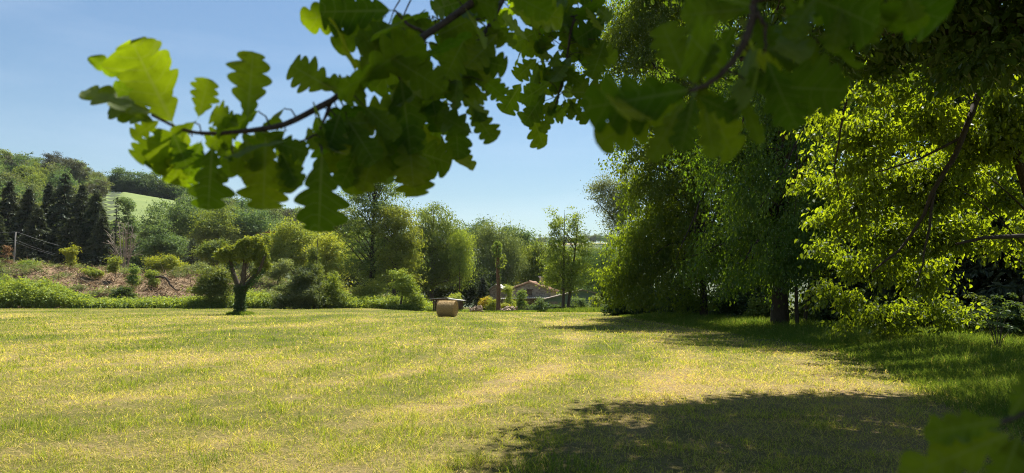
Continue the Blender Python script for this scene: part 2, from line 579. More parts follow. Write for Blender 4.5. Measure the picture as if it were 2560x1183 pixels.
def grass_field():
    rng = RS(11)
    n = 460000
    d = 4.6 * (97 / 4.6) ** rng.random(n)
    x = (rng.random(n) * 2 - 1) * (0.82 * d + 1.2)
    keep = (x < verge_edge(d) + 1.0) & ~((d > 93) & (pxof(x, d) < 1090)) & ~((fbm(x * 2.6, d * 2.6, 51, 3) > 0.625) & (rng.random(n) < 0.85))
    x, d = x[keep], d[keep]
    n = len(x)
    sc = np.clip(d / 9.0, 0.75, 6)
    s = straw(x, d)
    dry = np.clip(s + rng.normal(0, 0.2, n), 0, 1)
    tuft = sstep(0.50, 0.72, fbm(x * 2.4, d * 2.4, 90, 3))
    h = rng.uniform(0.025, 0.08, n) * (0.8 + 1.5 * tuft) * np.clip(sc, 0.8, 2.2) ** 0.15 * np.where(rng.random(n) < 0.02, 2.4, 1)
    h *= np.where(dry > 0.6, 0.8, 1.0)
    lean = np.where(dry > 0.5, rng.uniform(0.5, 2.6, n), rng.uniform(0.1, 0.9, n))
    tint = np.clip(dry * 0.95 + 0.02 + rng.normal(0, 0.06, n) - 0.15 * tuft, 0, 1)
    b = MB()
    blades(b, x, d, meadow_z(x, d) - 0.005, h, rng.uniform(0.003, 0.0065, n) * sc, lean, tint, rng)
    # cut straw lying on the stubble
    n = 90000
    d = 4.6 * (60 / 4.6) ** rng.random(n)
    x = (rng.random(n) * 2 - 1) * (0.82 * d + 1.2)
    s = straw(x, d)
    keep = (rng.random(n) < np.clip(s * 1.7 - 0.25, 0.05, 1)) & (x < verge_edge(d) + 0.3)
    x, d, s = x[keep], d[keep], s[keep]
    n = len(x)
    sc = np.clip(d / 9.0, 0.75, 5)
    a = rng.uniform(0, 2 * pi, n)
    el = rng.normal(0.05, 0.22, n)
    ax = np.stack([np.cos(a) * np.cos(el), np.sin(a) * np.cos(el), np.sin(el)], -1)
    L = rng.uniform(0.05, 0.17, n) * np.clip(sc, 0.9, 2.5) ** 0.7
    sd = np.stack([-np.sin(a), np.cos(a), np.zeros(n)], -1) * (rng.uniform(0.0014, 0.0032, n) * sc)[:, None]
    p = np.stack([x, d, meadow_z(x, d) + rng.uniform(0.008, 0.05, n)], -1)
    q1, q2 = p - ax * L[:, None] / 2, p + ax * L[:, None] / 2
    md = p + np.stack([0 * x, 0 * x, L * rng.uniform(0, 0.25, n)], -1)
    v = np.stack([q1 - sd, q1 + sd, md + sd, md - sd, q2 + sd * 0.5, q2 - sd * 0.5], 1).reshape(-1, 3)
    k = np.arange(n)[:, None] * 6
    b.add(v, np.concatenate([k + np.array([[0, 1, 2, 3]]), k + np.array([[3, 2, 4, 5]])]), np.repeat(np.clip(rng.normal(0.78, 0.16, n), 0, 1), 6))
    o = b.build('mown_grass', M['grass'])
    tag(o, 'mown yellow green grass and cut straw covering the meadow', 'grass', kind='stuff')

    # tall grass of the verge, along the wood's edge
    b = MB()
    n = 190000
    d = 5.0 * (75 / 5.0) ** rng.random(n)
    e = verge_edge(d)
    x = e + rng.exponential(1.0, n) * (2.0 + 0.06 * d) - 0.7 * rng.random(n) ** 2
    keep = (x < 0.86 * d + 2) & (x < 22)
    x, d = x[keep], d[keep]
    n = len(x)
    sc = np.clip(d / 11.0, 0.7, 5)
    into = np.clip((x - verge_edge(d)) / 1.8, 0, 1)
    h = rng.uniform(0.10, 0.22, n) + rng.uniform(0.15, 0.5, n) * into * (0.45 + 0.9 * fbm(x * 0.5, d * 0.5, 31, 3))
    tint = np.clip(rng.beta(2, 3.2, n) * 0.9 + (rng.random(n) < 0.05) * 0.5, 0, 1)
    blades(b, x, d, meadow_z(x, d) - 0.01, h, rng.uniform(0.004, 0.008, n) * sc, rng.uniform(0.15, 1.0, n), tint, rng, bend=0.45)
    # rank tufts at the foot of the pollard tree and by the near shade edge
    for (cx, cy, r, num, hh) in ((at(600, 785, 62)[0], 62, 1.15, 2600, 0.5), (0.35, 6.5, 0.5, 420, 0.30), (-2.9, 6.9, 0.25, 60, 0.3), (at(1405, 786, 72)[0], 75, 2.4, 1500, 0.7),
                                 (at(1300, 778, 84)[0], 84, 7, 4500, 0.38), (at(1520, 785, 70)[0], 72, 6, 5000, 0.9), (at(1130, 778, 84)[0], 88, 4, 2000, 0.6)):
        th, rr = rng.uniform(0, 2 * pi, num), r * np.sqrt(rng.random(num))
        x, y = cx + rr * np.cos(th), cy + rr * np.sin(th) * (1 if r < 2 else 0.45)
        s = max(0.8, cy / 16)
        blades(b, x, y, meadow_z(x, y) - 0.01, rng.uniform(0.4, 1.1, num) * hh * (1.1 - 0.5 * rr / r), rng.uniform(0.005, 0.009, num) * s,
               rng.uniform(0.2, 1.0, num), np.clip(rng.beta(2, 3, num), 0, 1), rng, bend=0.5)
    o = b.build('tall_grass', M['tall_grass'])
    tag(o, 'tall unmown green grass along the edge of the wood', 'grass', kind='stuff')


grass_field()

# ------------------------------------------------------------------ foliage and trees


def leaf_cloud(b, pos, axis, nrm, L, W, tint, hexa=False, mat=0, fold=0.18):
    n = len(pos)
    axis = unit(axis)
    sd = unit(np.cross(nrm, axis))
    nr = np.cross(axis, sd)
    L, W = L[:, None], W[:, None]
    k = np.arange(n)[:, None]
    tip = pos + axis * L - nr * L * 0.12
    if hexa:
        up = nr * W * fold
        l1, l2 = pos + axis * L * 0.28 + sd * W * 0.5 + up, pos + axis * L * 0.68 + sd * W * 0.40 + up * 0.7
        r1, r2 = pos + axis * L * 0.28 - sd * W * 0.5 + up, pos + axis * L * 0.68 - sd * W * 0.40 + up * 0.7
        v = np.stack([pos, l1, l2, tip, r2, r1], 1).reshape(-1, 3)
        b.add(v, np.concatenate([k * 6 + np.array([[0, 3, 2, 1]]), k * 6 + np.array([[0, 5, 4, 3]])]), np.repeat(tint, 6), mat)
    else:
        m = pos + axis * L * 0.45 + nr * W * fold
        v = np.stack([pos, m + sd * W * 0.5, tip, m - sd * W * 0.5], 1).reshape(-1, 3)
        b.add(v, k * 4 + np.array([[0, 3, 2, 1]]), np.repeat(tint, 4), mat)


def crown_points(rng, blobs, n_cl, inner=2.2):
    blobs = np.array(blobs, float)
    wts = (blobs[:, 3] * blobs[:, 4] * blobs[:, 5]) ** 0.75
    idx = rng.choice(len(blobs), n_cl, p=wts / wts.sum())
    dr = unit(rng.normal(size=(n_cl, 3)))
    r = rng.random(n_cl) ** (1 / inner)
    wob = 1 + 0.16 * np.sin(dr[:, 0] * 5 + idx) * np.cos(dr[:, 2] * 6 + idx * 2)
    return blobs[idx, :3] + dr * (r * wob)[:, None] * blobs[idx, 3:], dr


def scatter_leaves(b, rng, C, out, cl_r, per, L, W=0.62, droop=0.0, hexa=False, flat=0.55, tint0=0.5, mat=0, tspread=0.16, zmin=None, sweep=None, wild=0.62):
    n_cl = len(C)
    rad = cl_r * rng.uniform(0.45, 1.5, n_cl)
    cnt = np.maximum(3, (1.3 * per * (rad / cl_r) ** 1.7 * rng.uniform(0.6, 1.3, n_cl)).astype(int))
    ci = np.repeat(np.arange(n_cl), cnt)
    n = len(ci)
    g_ = rng.normal(size=(n, 3)) * 0.55
    # each spray has its own tilt, so clumps read as sprays and not as balls
    tilt = rng.normal(0, 0.4, (n_cl, 2))
    off = g_ * rad[ci, None]
    off[:, 2] = off[:, 2] * flat * 0.8 + off[:, 0] * tilt[ci, 0] * 0.6 + off[:, 1] * tilt[ci, 1] * 0.6
    off[:, 2] -= droop * rad[ci] * rng.random(n) ** 1.5
    if sweep is not None:
        u_ = rng.random(n) ** 1.2
        off *= (1 - 0.55 * u_)[:, None]
        off = off + (np.array(sweep) * (u_ * rad[ci] * 1.9)[:, None] + np.array([0, 0, -0.5]) * (u_ ** 2 * rad[ci])[:, None]) * rng.uniform(0.5, 1.2, n_cl)[ci, None]
    pos = C[ci] + off
    nrm = unit(rng.normal(size=(n, 3)) * wild + np.array([0, 0, 0.9]) + out[ci] * 0.3)
    ax = unit(np.cross(nrm, unit(rng.normal(size=(n, 3)))) + np.array([0, 0, -0.35 - 0.5 * min(droop, 1)]) + off / np.maximum(rad[ci, None], 1e-6) * 0.4)
    tc = rng.normal(0, 1, n_cl)
    tint = np.clip(tint0 + tspread * tc[ci] + 0.14 * rng.normal(size=n), 0, 1)
    l = L * rng.uniform(0.5, 1.4, n)
    if zmin is not None:
        k = pos[:, 2] > zmin * (1 + 0.45 * rng.uniform(-1, 1, n_cl)[ci] + 0.12 * rng.normal(size=n))
        pos, ax, nrm, l, tint = pos[k], ax[k], nrm[k], l[k], tint[k]
    leaf_cloud(b, pos, ax, nrm, l, l * W * rng.uniform(0.8, 1.15, len(l)), tint, hexa, mat)


def bez(p0, p1, p2, n):
    s = np.linspace(0, 1, n)[:, None]
    return (1 - s) ** 2 * p0 + 2 * s * (1 - s) * p1 + s * s * p2


def wobble(pts, rng, amp):
    n = len(pts)
    w_ = np.cumsum(rng.normal(0, amp, (n, 3)), axis=0)
    w_ -= np.linspace(0, 1, n)[:, None] * w_[-1]
    return pts + w_


def add_limbs(wb, rng, trunk, tr_r, C, n_limb, r0, twigs=2, up=0.25, sides=6):
    """curved limbs from the trunk out to the sprays, each with a few side twigs"""
    if n_limb == 0:
        return
    H = trunk[:, 2]
    pick = rng.choice(len(C), min(n_limb, len(C)), replace=False)
    for i in pick:
        c = C[i]
        hd = np.hypot(c[0] - np.interp(c[2], H, trunk[:, 0]), c[1] - np.interp(c[2], H, trunk[:, 1]))
        z0 = np.clip(c[2] - (0.35 + 0.4 * rng.random()) * hd - 0.1 * (H[-1] - H[0]), H[0] + 0.22 * (H[-1] - H[0]), H[-1] * 0.97)
        p0 = np.array([np.interp(z0, H, trunk[:, k]) for k in range(3)])
        rr = min(r0 * rng.uniform(0.6, 1.2), np.interp(z0, H, tr_r) * 0.75)
        p1 = p0 * 0.45 + c * 0.55 + np.array([0, 0, up * hd * rng.uniform(0.2, 1)])
        pts = wobble(bez(p0, p1, c, 8), rng, 0.015 * hd + 0.005)
        wb.tube(pts, np.linspace(rr, rr * 0.16, 8), sides)
        for k in range(twigs):
            j = rng.integers(3, 7)
            d = C[rng.integers(len(C))]
            near = C[np.argsort(((C - pts[j]) ** 2).sum(1))[rng.integers(0, 6)]]
            q = wobble(bez(pts[j], (pts[j] + near) / 2 + rng.normal(0, 0.1, 3) * hd * 0.2, near, 5), rng, 0.01 * hd)
            wb.tube(q, np.linspace(rr * 0.4, rr * 0.08, 5), 5)


def trunk_line(rng, base, top, n=10, amp=0.02):
    pts = base + np.linspace(0, 1, n)[:, None] * (top - base)
    return wobble(pts, rng, amp * np.linalg.norm(top - base) / n)


def px_blobs(blobs, Y, dep=1.0):
    """(px, py, rx, ry[, dY]) in the photograph's pixels, at the tree's real distance, to metres"""
    out = []
    for bl in blobs:
        dy = bl[4] if len(bl) > 4 else 0
        c = at(bl[0], bl[1], Y + dy)
        rx, rz = bl[2] * ppm(Y + dy), bl[3] * ppm(Y + dy)
        out.append((*c, rx, dep * (rx * 0.7 + rz * 0.3), rz))
    return out


TREES = []


def tree(name, label, cat, base_px, Y, blobs, leaf, n_cl, cl_r, per, L, trunk_r=0.25, bark='bark', seed=1, top=None, n_limb=18, droop=0.0,
         hexa=False, flat=0.55, group=None, dep=1.0, base_py=None, stems=1, inner=2.2, tint0=0.5, twigs=2, W=0.62, extra=None, zmin=0.25, metres=False, limb_r=None, up=0.25, sweep=None, wild=0.62):
    rng = RS(seed)
    bx = (base_px - 1280) / F_PX * Y * 1.0
    gz = ground_z(bx, Y)
    root = empty(name, (bx, Y, gz), label, cat, group)
    O = np.array([bx, Y, gz])
    B = np.array(blobs if metres else px_blobs(blobs, Y, dep), float)
    B[:, :3] -= O
    C, out = crown_points(rng, B, n_cl, inner)
    k = C[:, 2] > zmin
    C, out = C[k], out[k]
    wb = MB()
    zt = B[:, 2] + B[:, 5]
    ti = int(np.argmax(zt))
    for s in range(stems):
        if top is not None:
            tp = at(top[0], top[1], Y) - O
        else:
            tp = np.array([B[ti, 0] * 0.8, B[ti, 1] * 0.8, zt[ti] - 0.25 * B[ti, 5]])
        off = np.array([(s - (stems - 1) / 2) * trunk_r * 2.2, rng.normal(0, 0.1), -0.25])
        if stems > 1:
            sp = (s - (stems - 1) / 2) * (B[:, 3].max() * 0.75)
            tp = tp + np.array([sp, rng.normal(0, 0.3), -abs(sp) * 0.4])
        tl = trunk_line(rng, off, tp, 11)
        h = np.linspace(0, 1, 11)
        tr = trunk_r / (stems ** 0.4) * (1 - h) ** 0.8 + 0.012 + trunk_r * 0.45 * np.exp(-h * 22)
        wb.tube(tl, tr, 9)
        add_limbs(wb, rng, tl, tr, C, n_limb // stems, limb_r or trunk_r * 0.42, twigs, up)
    if extra:
        for pts, r0, r1 in extra:
            P = np.array([at(*p) - O for p in pts])
            s = np.linspace(0, 1, len(P) * 4)
            P2 = np.stack([np.interp(s, np.linspace(0, 1, len(P)), P[:, i]) for i in range(3)], -1)
            wb.tube(wobble(P2, rng, 0.01), np.linspace(r0, r1, len(P2)), 7)
    wb.build('trunk', M[bark], root, smooth=True)
    cb = MB()
    scatter_leaves(cb, rng, C, out, cl_r, per, L, W, droop, hexa, flat, tint0, zmin=zmin * 0.75, sweep=sweep, wild=wild)
    cb.build('crown', M[leaf], root)
    TREES.append(root)
    return root


def spruce_mesh(seed, H, R, n_whorl, leaf_n, L, r_tr, bare=0.04, droop=0.25, wmat=0, lmat=1, pw=0.9):
    """trunk and drooping whorled boughs of a conifer, foot at the origin"""
    rng = RS(seed)
    wb, cb = MB(), MB()
    tl = trunk_line(rng, np.array([0, 0, -0.3]), np.array([0, 0, H]), 9, 0.004)
    wb.tube(tl, np.linspace(r_tr, 0.02, 9), 7)
    zs = bare * H + (H * (0.99 - bare)) * np.linspace(0, 1, n_whorl) ** 0.92
    P, A, NN, LL, T = [], [], [], [], []
    for z in zs:
        f = 1 - (z - bare * H) / (H * (1 - bare))
        for k in range(rng.integers(5, 8)):
            r = R * (f ** pw) * rng.uniform(0.5, 1.25) + 0.12
            a = rng.uniform(0, 2 * pi)
            rise = rng.uniform(0.05, 0.25) * (1 - f)
            d = np.array([cos(a), sin(a), 0])
            m = max(3, int(leaf_n * (0.25 + r / R)))
            s = rng.random(m) ** 0.7
            zz = z + r * (rise * s - droop * s ** 1.6 + 0.10 * s ** 4)
            lat = rng.normal(0, 0.09, m) * r * (0.35 + 0.65 * s) + rng.normal(0, 0.1, m)
            pos = d[None] * (r * s)[:, None] + np.stack([-sin(a) * lat, cos(a) * lat, zz - np.abs(lat) * 0.25], -1)
            P.append(pos)
            A.append(d[None] * 0.7 + rng.normal(0, 0.5, (m, 3)) + np.array([0, 0, -0.55]))
            NN.append(rng.normal(0, 0.5, (m, 3)) + np.array([0, 0, 1.0]))
            LL.append(L * rng.uniform(0.6, 1.3, m) * (0.6 + 0.5 * f))
            T.append(np.clip(0.25 + 0.5 * s ** 2 * rng.random() + rng.normal(0, 0.12, m), 0, 1))
            if r > 0.5:
                wb.tube(np.array([[0, 0, z], d * r * 0.5 + [0, 0, z + r * (rise * 0.5 - droop * 0.3)], d * r * 0.9 + [0, 0, z + r * (rise - droop * 0.85)]]), [r_tr * 0.16 * (0.3 + f), 0.02 + 0.02 * f, 0.01], 4)
    l = np.concatenate(LL)
    leaf_cloud(cb, np.concatenate(P), np.concatenate(A), unit(np.concatenate(NN)), l, l * 0.36, np.concatenate(T), mat=0)
    return wb, cb


def conifer(name, label, px, top_py, Y, R_px, seed, leaf='needle', group=None, base_z=None, n_whorl=34, leaf_n=26, L=0.7, droop=0.3, bare=0.03, pw=0.9, cat='conifer'):
    bx = (px - 1280) / F_PX * Y
    gz = ground_z(bx, Y) if base_z is None else base_z
    H = at(px, top_py, Y)[2] - gz
    root = empty(name, (bx, Y, gz), label, cat, group)
    wb, cb = spruce_mesh(seed, H, R_px * ppm(Y), n_whorl, leaf_n, L, 0.012 * H + 0.05, droop=droop, bare=bare, pw=pw)
    wb.build('trunk', M['bark_dark'], root, smooth=True)
    cb.build('crown', M[leaf], root)
    return root


# ------------------------------------------------------------------ the house, sheds and what stands in the yard


def stone_mat():
    m, t, out = nt('rubble_stone')
    tc = t.nodes.new('ShaderNodeTexCoord')
    v = N(t, 'ShaderNodeTexVoronoi', Scale=3.2, Randomness=1.0)
    v.feature = 'DISTANCE_TO_EDGE'
    v2 = N(t, 'ShaderNodeTexVoronoi', Scale=3.2, Randomness=1.0)
    n = N(t, 'ShaderNodeTexNoise', Scale=4.0, Detail=6, Roughness=0.7)
    mp = N(t, 'ShaderNodeMapping', Scale=(1, 1, 1.5))
    t.links.new(tc.outputs['Object'], mp.inputs[0])
    for k in (v, v2, n):
        t.links.new(mp.outputs[0], k.inputs['Vector'])
    st = ramp(t, v2.outputs['Color'], [(0.1, (0.15, 0.11, 0.085)), (0.45, (0.33, 0.26, 0.20)), (0.8, (0.52, 0.45, 0.37)), (1.0, (0.40, 0.25, 0.16))])
    st = mixc(t, n.outputs[0], st, (0.26, 0.20, 0.15))
    edge = ramp(t, v.outputs[0], [(0.0, (0, 0, 0)), (0.09, (1, 1, 1))])
    col = mixc(t, edge, (0.44, 0.39, 0.33), st)
    p = N(t, 'ShaderNodeBsdfPrincipled', Roughness=0.95)
    t.links.new(col, p.inputs['Base Color'])
    b = N(t, 'ShaderNodeBump', Strength=0.8, Distance=0.06)
    t.links.new(edge, b.inputs['Height'])
    t.links.new(b.outputs[0], p.inputs['Normal'])
    t.links.new(p.outputs[0], out.inputs[0])
    return m


def plain(name, c, rough=0.8, metal=0.0):
    return rough_mat(name, tuple(a * 0.72 for a in c), c, 2.5, rough=rough, bump=0.35, dist=0.02)


def plank_mat(name, c1, c2, pitch):
    m, t, out = nt(name)
    tc = t.nodes.new('ShaderNodeTexCoord')
    sx = t.nodes.new('ShaderNodeSeparateXYZ')
    t.links.new(tc.outputs['Object'], sx.inputs[0])
    d = N(t, 'ShaderNodeMath', _operation='MULTIPLY')
    d.inputs[1].default_value = 1 / pitch
    t.links.new(sx.outputs['Z'], d.inputs[0])
    fl = N(t, 'ShaderNodeMath', _operation='FLOOR')
    fr = N(t, 'ShaderNodeMath', _operation='FRACT')
    t.links.new(d.outputs[0], fl.inputs[0])
    t.links.new(d.outputs[0], fr.inputs[0])
    wn_ = t.nodes.new('ShaderNodeTexWhiteNoise')
    wn_.noise_dimensions = '1D'
    t.links.new(fl.outputs[0], wn_.inputs['W'])
    n = N(t, 'ShaderNodeTexNoise', Scale=1.4, Detail=7, Roughness=0.7)
    t.links.new(tc.outputs['Object'], n.inputs['Vector'])
    col = mixc(t, wn_.outputs['Value'], c1, c2)
    col = mixc(t, n.outputs[0], col, tuple(a * 0.6 for a in c1))
    gap = ramp(t, fr.outputs[0], [(0.0, (0, 0, 0)), (0.08, (1, 1, 1))])
    p = N(t, 'ShaderNodeBsdfPrincipled', Roughness=0.9)
    t.links.new(col, p.inputs['Base Color'])
    b = N(t, 'ShaderNodeBump', Strength=1.0, Distance=0.04)
    t.links.new(gap, b.inputs['Height'])
    t.links.new(b.outputs[0], p.inputs['Normal'])
    t.links.new(p.outputs[0], out.inputs[0])
    return m


M['stone'] = stone_mat()
M['tile'] = rough_mat('clay_tile', (0.26, 0.13, 0.08), (0.48, 0.30, 0.20), 3.0, bump=0.8, dist=0.05, c3=(0.55, 0.42, 0.32))
M['timber'] = plain('old_timber', (0.10, 0.055, 0.035))
M['wood_grey'] = rough_mat('grey_timber', (0.12, 0.10, 0.08), (0.26, 0.22, 0.18), 4, bump=0.5)
M['green_boards'] = plank_mat('green_boards', (0.10, 0.155, 0.115), (0.14, 0.20, 0.15), 0.24)
M['glass'] = None
m, t, out = nt('window_glass')
p = N(t, 'ShaderNodeBsdfPrincipled', Roughness=0.05)
p.inputs['Base Color'].default_value = (0.02, 0.025, 0.03, 1)
t.links.new(p.outputs[0], out.inputs[0])
M['glass'] = m
M['render_white'] = plain('pale_render', (0.55, 0.52, 0.48))
M['sheet'] = rough_mat('weathered_sheet', (0.30, 0.29, 0.28), (0.55, 0.53, 0.50), 2.0, bump=0.3, rough=0.6)
M['black'] = rough_mat('black_plastic', (0.008, 0.008, 0.009), (0.02, 0.02, 0.022), 6, rough=0.5, bump=0.3)
M['log_end'] = rough_mat('split_log', (0.16, 0.11, 0.075), (0.42, 0.33, 0.24), 5, bump=0.6)
M['hay'] = rough_mat('pressed_hay', (0.28, 0.19, 0.085), (0.46, 0.35, 0.18), 7, bump=1.0, dist=0.06, stretch=(1, 2.5, 2.5))
M['straw'] = blade_mat('loose_straw', [(0, (0.30, 0.20, 0.09)), (0.5, (0.48, 0.37, 0.19)), (1, (0.60, 0.49, 0.28))], trans=(0.9, 0.85, 0.7), tf=0.25)
M['metal'] = plain('galvanised', (0.42, 0.44, 0.45), 0.5)
M['pole'] = rough_mat('grey_pole', (0.17, 0.16, 0.14), (0.28, 0.26, 0.23), 3, stretch=(2, 2, 0.3), bump=0.3)

HY = 118.0
HZ = ground_z((1335 - 1280) / F_PX * HY, HY)
S = ppm(HY)


def house():
    hx = at(1328, 780, HY)[0]
    root = empty('stone_cottage', (hx, HY, HZ), 'stone cottage with tiled roof and small gable window behind the garden', 'house', rz=radians(-9))
    W2, L = 3.3, 9.0
    ridge_x = -0.3
    eave = at(1334, 724.5, HY)[2] - HZ
    rid = at(1334, 706.5, HY)[2] - HZ
    b = MB()
    wz0 = -0.5
    # gable wall with a window opening: built as panels around the hole
    wx0, wx1, wz_0, wz_1 = -0.9, 0.15, eave - 0.82, eave - 0.08
    b.box(((-W2 + wx0) / 2, 0.2, (wz0 + eave) / 2), (wx0 + W2, 0.4, eave - wz0))
    b.box(((W2 + wx1) / 2, 0.2, (wz0 + eave) / 2), (W2 - wx1, 0.4, eave - wz0))
    b.box(((wx0 + wx1) / 2, 0.2, (wz0 + wz_0) / 2), (wx1 - wx0, 0.4, wz_0 - wz0))
    b.box(((wx0 + wx1) / 2, 0.2, (eave + wz_1) / 2), (wx1 - wx0, 0.4, eave - wz_1))
    b.prism([(-W2, eave), (W2, eave), (ridge_x, rid - 0.08)], 0.0, 0.4)
    b.box((W2 - 0.2, L / 2 + 0.2, (wz0 + eave) / 2), (0.4, L - 0.4, eave - wz0))
    b.box((-W2 + 0.2, L / 2 + 0.2, (wz0 + eave) / 2), (0.4, L - 0.4, eave - wz0))
    b.box((0, L + 0.2, (wz0 + eave) / 2), (2 * W2, 0.4, eave - wz0))
    b.build('wall', M['stone'], root)
    rb = MB()
    for sgn in (-1, 1):
        x1 = sgn * (W2 + 0.45)
        sl = (rid - eave) / W2
        z1 = rid - sl * abs(x1 - ridge_x) * 0.98
        rb.prism([(ridge_x, rid + 0.16), (x1, z1 + 0.16), (x1, z1), (ridge_x, rid)], -0.45, L + 0.5)
        for k in range(44):                             # rounded cover tiles running down the slope
            y = -0.4 + k * (L + 0.85) / 43
            rb.tube([[ridge_x, y, rid + 0.17], [x1, y, z1 + 0.17]], [0.085, 0.085], 6)
    rb.tube([[ridge_x, -0.5, rid + 0.2], [ridge_x, L + 0.5, rid + 0.2]], [0.14, 0.14], 8)
    roof = rb.build('roof', M['tile'], root)
    ch = MB()
    ch.box((1.2, 4.5, rid + 0.35), (0.6, 0.6, 1.3))
    ch.box((1.2, 4.5, rid + 1.05), (0.75, 0.75, 0.1))
    ch.build('chimney', M['stone'], roof)
    an = MB()
    an.tube([[1.35, 2.0, rid - 0.4], [1.35, 2.0, rid + 1.15]], [0.03, 0.025], 6)
    for z, l in ((1.05, 0.45), (0.85, 0.32)):
        an.tube([[1.35 - l, 2.0, rid + z], [1.35 + l, 2.0, rid + z]], [0.02, 0.02], 5)
    an.build('aerial', M['metal'], roof)
    fr = MB()
    for x in (wx0 + 0.05, wx1 - 0.05, (wx0 + wx1) / 2):
        fr.box((x, 0.22, (wz_0 + wz_1) / 2), (0.09, 0.08, wz_1 - wz_0 - 0.2))
    for z in (wz_0 + 0.05, wz_1 - 0.05):
        fr.box(((wx0 + wx1) / 2, 0.22, z), (wx1 - wx0, 0.083, 0.09))
    win = fr.build('window', M['timber'], root)
    gl = MB()
    gl.box(((wx0 + wx1) / 2, 0.25, (wz_0 + wz_1) / 2), (wx1 - wx0 - 0.03, 0.02, wz_1 - wz_0 - 0.03))
    gl.build('pane', M['glass'], win)
    si = MB()
    si.box(((wx0 + wx1) / 2, -0.04, wz_0 - 0.06), (wx1 - wx0 + 0.3, 0.2, 0.1))
    si.build('sill', M['wood_grey'], win)
    li = MB()
    li.box(((wx0 + wx1) / 2, -0.02, wz_1 + 0.09), (wx1 - wx0 + 0.4, 0.1, 0.16))
    li.build('lintel', M['timber'], win)
    # lean-to across the front
    pz = at(1334, 748.5, HY)[2] - HZ
    pr = MB()
    pr.prism([(-4.9, pz + 0.12), (3.0, pz + 0.30), (3.0, pz + 0.20), (-4.9, pz + 0.02)], -2.1, -0.02)
    for k in range(26):
        x = -4.8 + k * 0.31
        z = pz + 0.13 + (x + 4.9) / 7.9 * 0.18
        pr.tube([[x, -2.15, z], [x, -0.06, z + 0.02]], [0.07, 0.07], 6)
    pr.build('porch_roof', M['sheet'], root)
    po = MB()
    for x in (-4.6, -2.6, -0.9, 0.9, 2.7):
        po.box((x, -1.9, (pz - 0.5) / 2), (0.16, 0.16, pz + 0.5))
    po.box((-0.95, -1.92, pz - 0.07), (7.6, 0.14, 0.16))
    po.build('porch_frame', M['timber'], root)
    dr = MB()
    dr.box((1.1, -0.05, 0.85), (0.95, 0.06, 2.2))
    dr.build('door', M['timber'], root)
    sw = MB()
    sw.box((-4.1, -0.5, 0.6), (1.5, 0.25, 2.3))
    sw.build('side_wall', M['render_white'], root)


house()


def outbuilding():
    Y = 126.0
    x = at(1246, 780, Y)[0]
    z = ground_z(x, Y)
    top = at(1246, 712, Y)[2] - z
    eav = at(1246, 724, Y)[2] - z
    root = empty('stone_outbuilding', (x, Y, z), 'small stone outbuilding with pale roof behind the ivy clad tree stump', 'outbuilding', rz=radians(-15))
    b = MB()
    b.box((0, 0, eav / 2 - 0.2), (2.4, 3.0, eav + 0.4))
    b.prism([(-1.2, eav), (1.2, eav), (0, top - 0.1)], -1.4, 1.4)
    b.build('wall', M['stone'], root)
    r = MB()
    for s in (-1, 1):
        r.prism([(0, top + 0.1), (s * 1.6, eav - 0.1), (s * 1.6, eav - 0.22), (0, top - 0.02)], -1.8, 1.8)
    r.build('roof', M['sheet'], root)


outbuilding()


def green_shed():
    Y = 106.0
    c = at(1425, 780, Y)
    z = ground_z(c[0], Y) - 0.3
    root = empty('green_shed', (c[0], Y, z), 'long green boarded shed with shallow gable roof behind the twin stemmed tree', 'shed')
    P = lambda px, py: (at(px, py, Y)[0] - c[0], at(px, py, Y)[2] - z)
    l0, pk, r0 = P(1359, 750), P(1456, 726), P(1488, 733)
    b = MB()
    poly = [(l0[0], -0.2), (r0[0], -0.2), (r0[0], r0[1]), pk, (l0[0], l0[1])]
    b.prism(poly, 0, 6.0)
    b.build('wall', M['green_boards'], root)
    r = MB()
    L, R = P(1353, 751.5), P(1494, 735)
    r.prism([L, pk, (pk[0], pk[1] + 0.14), (L[0], L[1] + 0.14)], -0.35, 6.3)
    r.prism([(pk[0] + 0.003, pk[1]), R, (R[0], R[1] + 0.14), (pk[0] + 0.003, pk[1] + 0.14)], -0.35, 6.3)
    r.build('roof', M['wood_grey'], root)
    d = MB()
    dx = P(1383, 770)[0]
    d.box((dx, -0.03, 0.85), (1.3, 0.07, 1.9))
    d.build('door', M['wood_grey'], root)
    for x in (l0[0] + 0.02, r0[0] - 0.02):
        d = MB()
        d.box((x, -0.04, (l0[1] if x < 0 else r0[1]) / 2 - 0.08), (0.14, 0.1, (l0[1] if x < 0 else r0[1])))
        d.build('corner_board', M['wood_grey'], root)


green_shed()


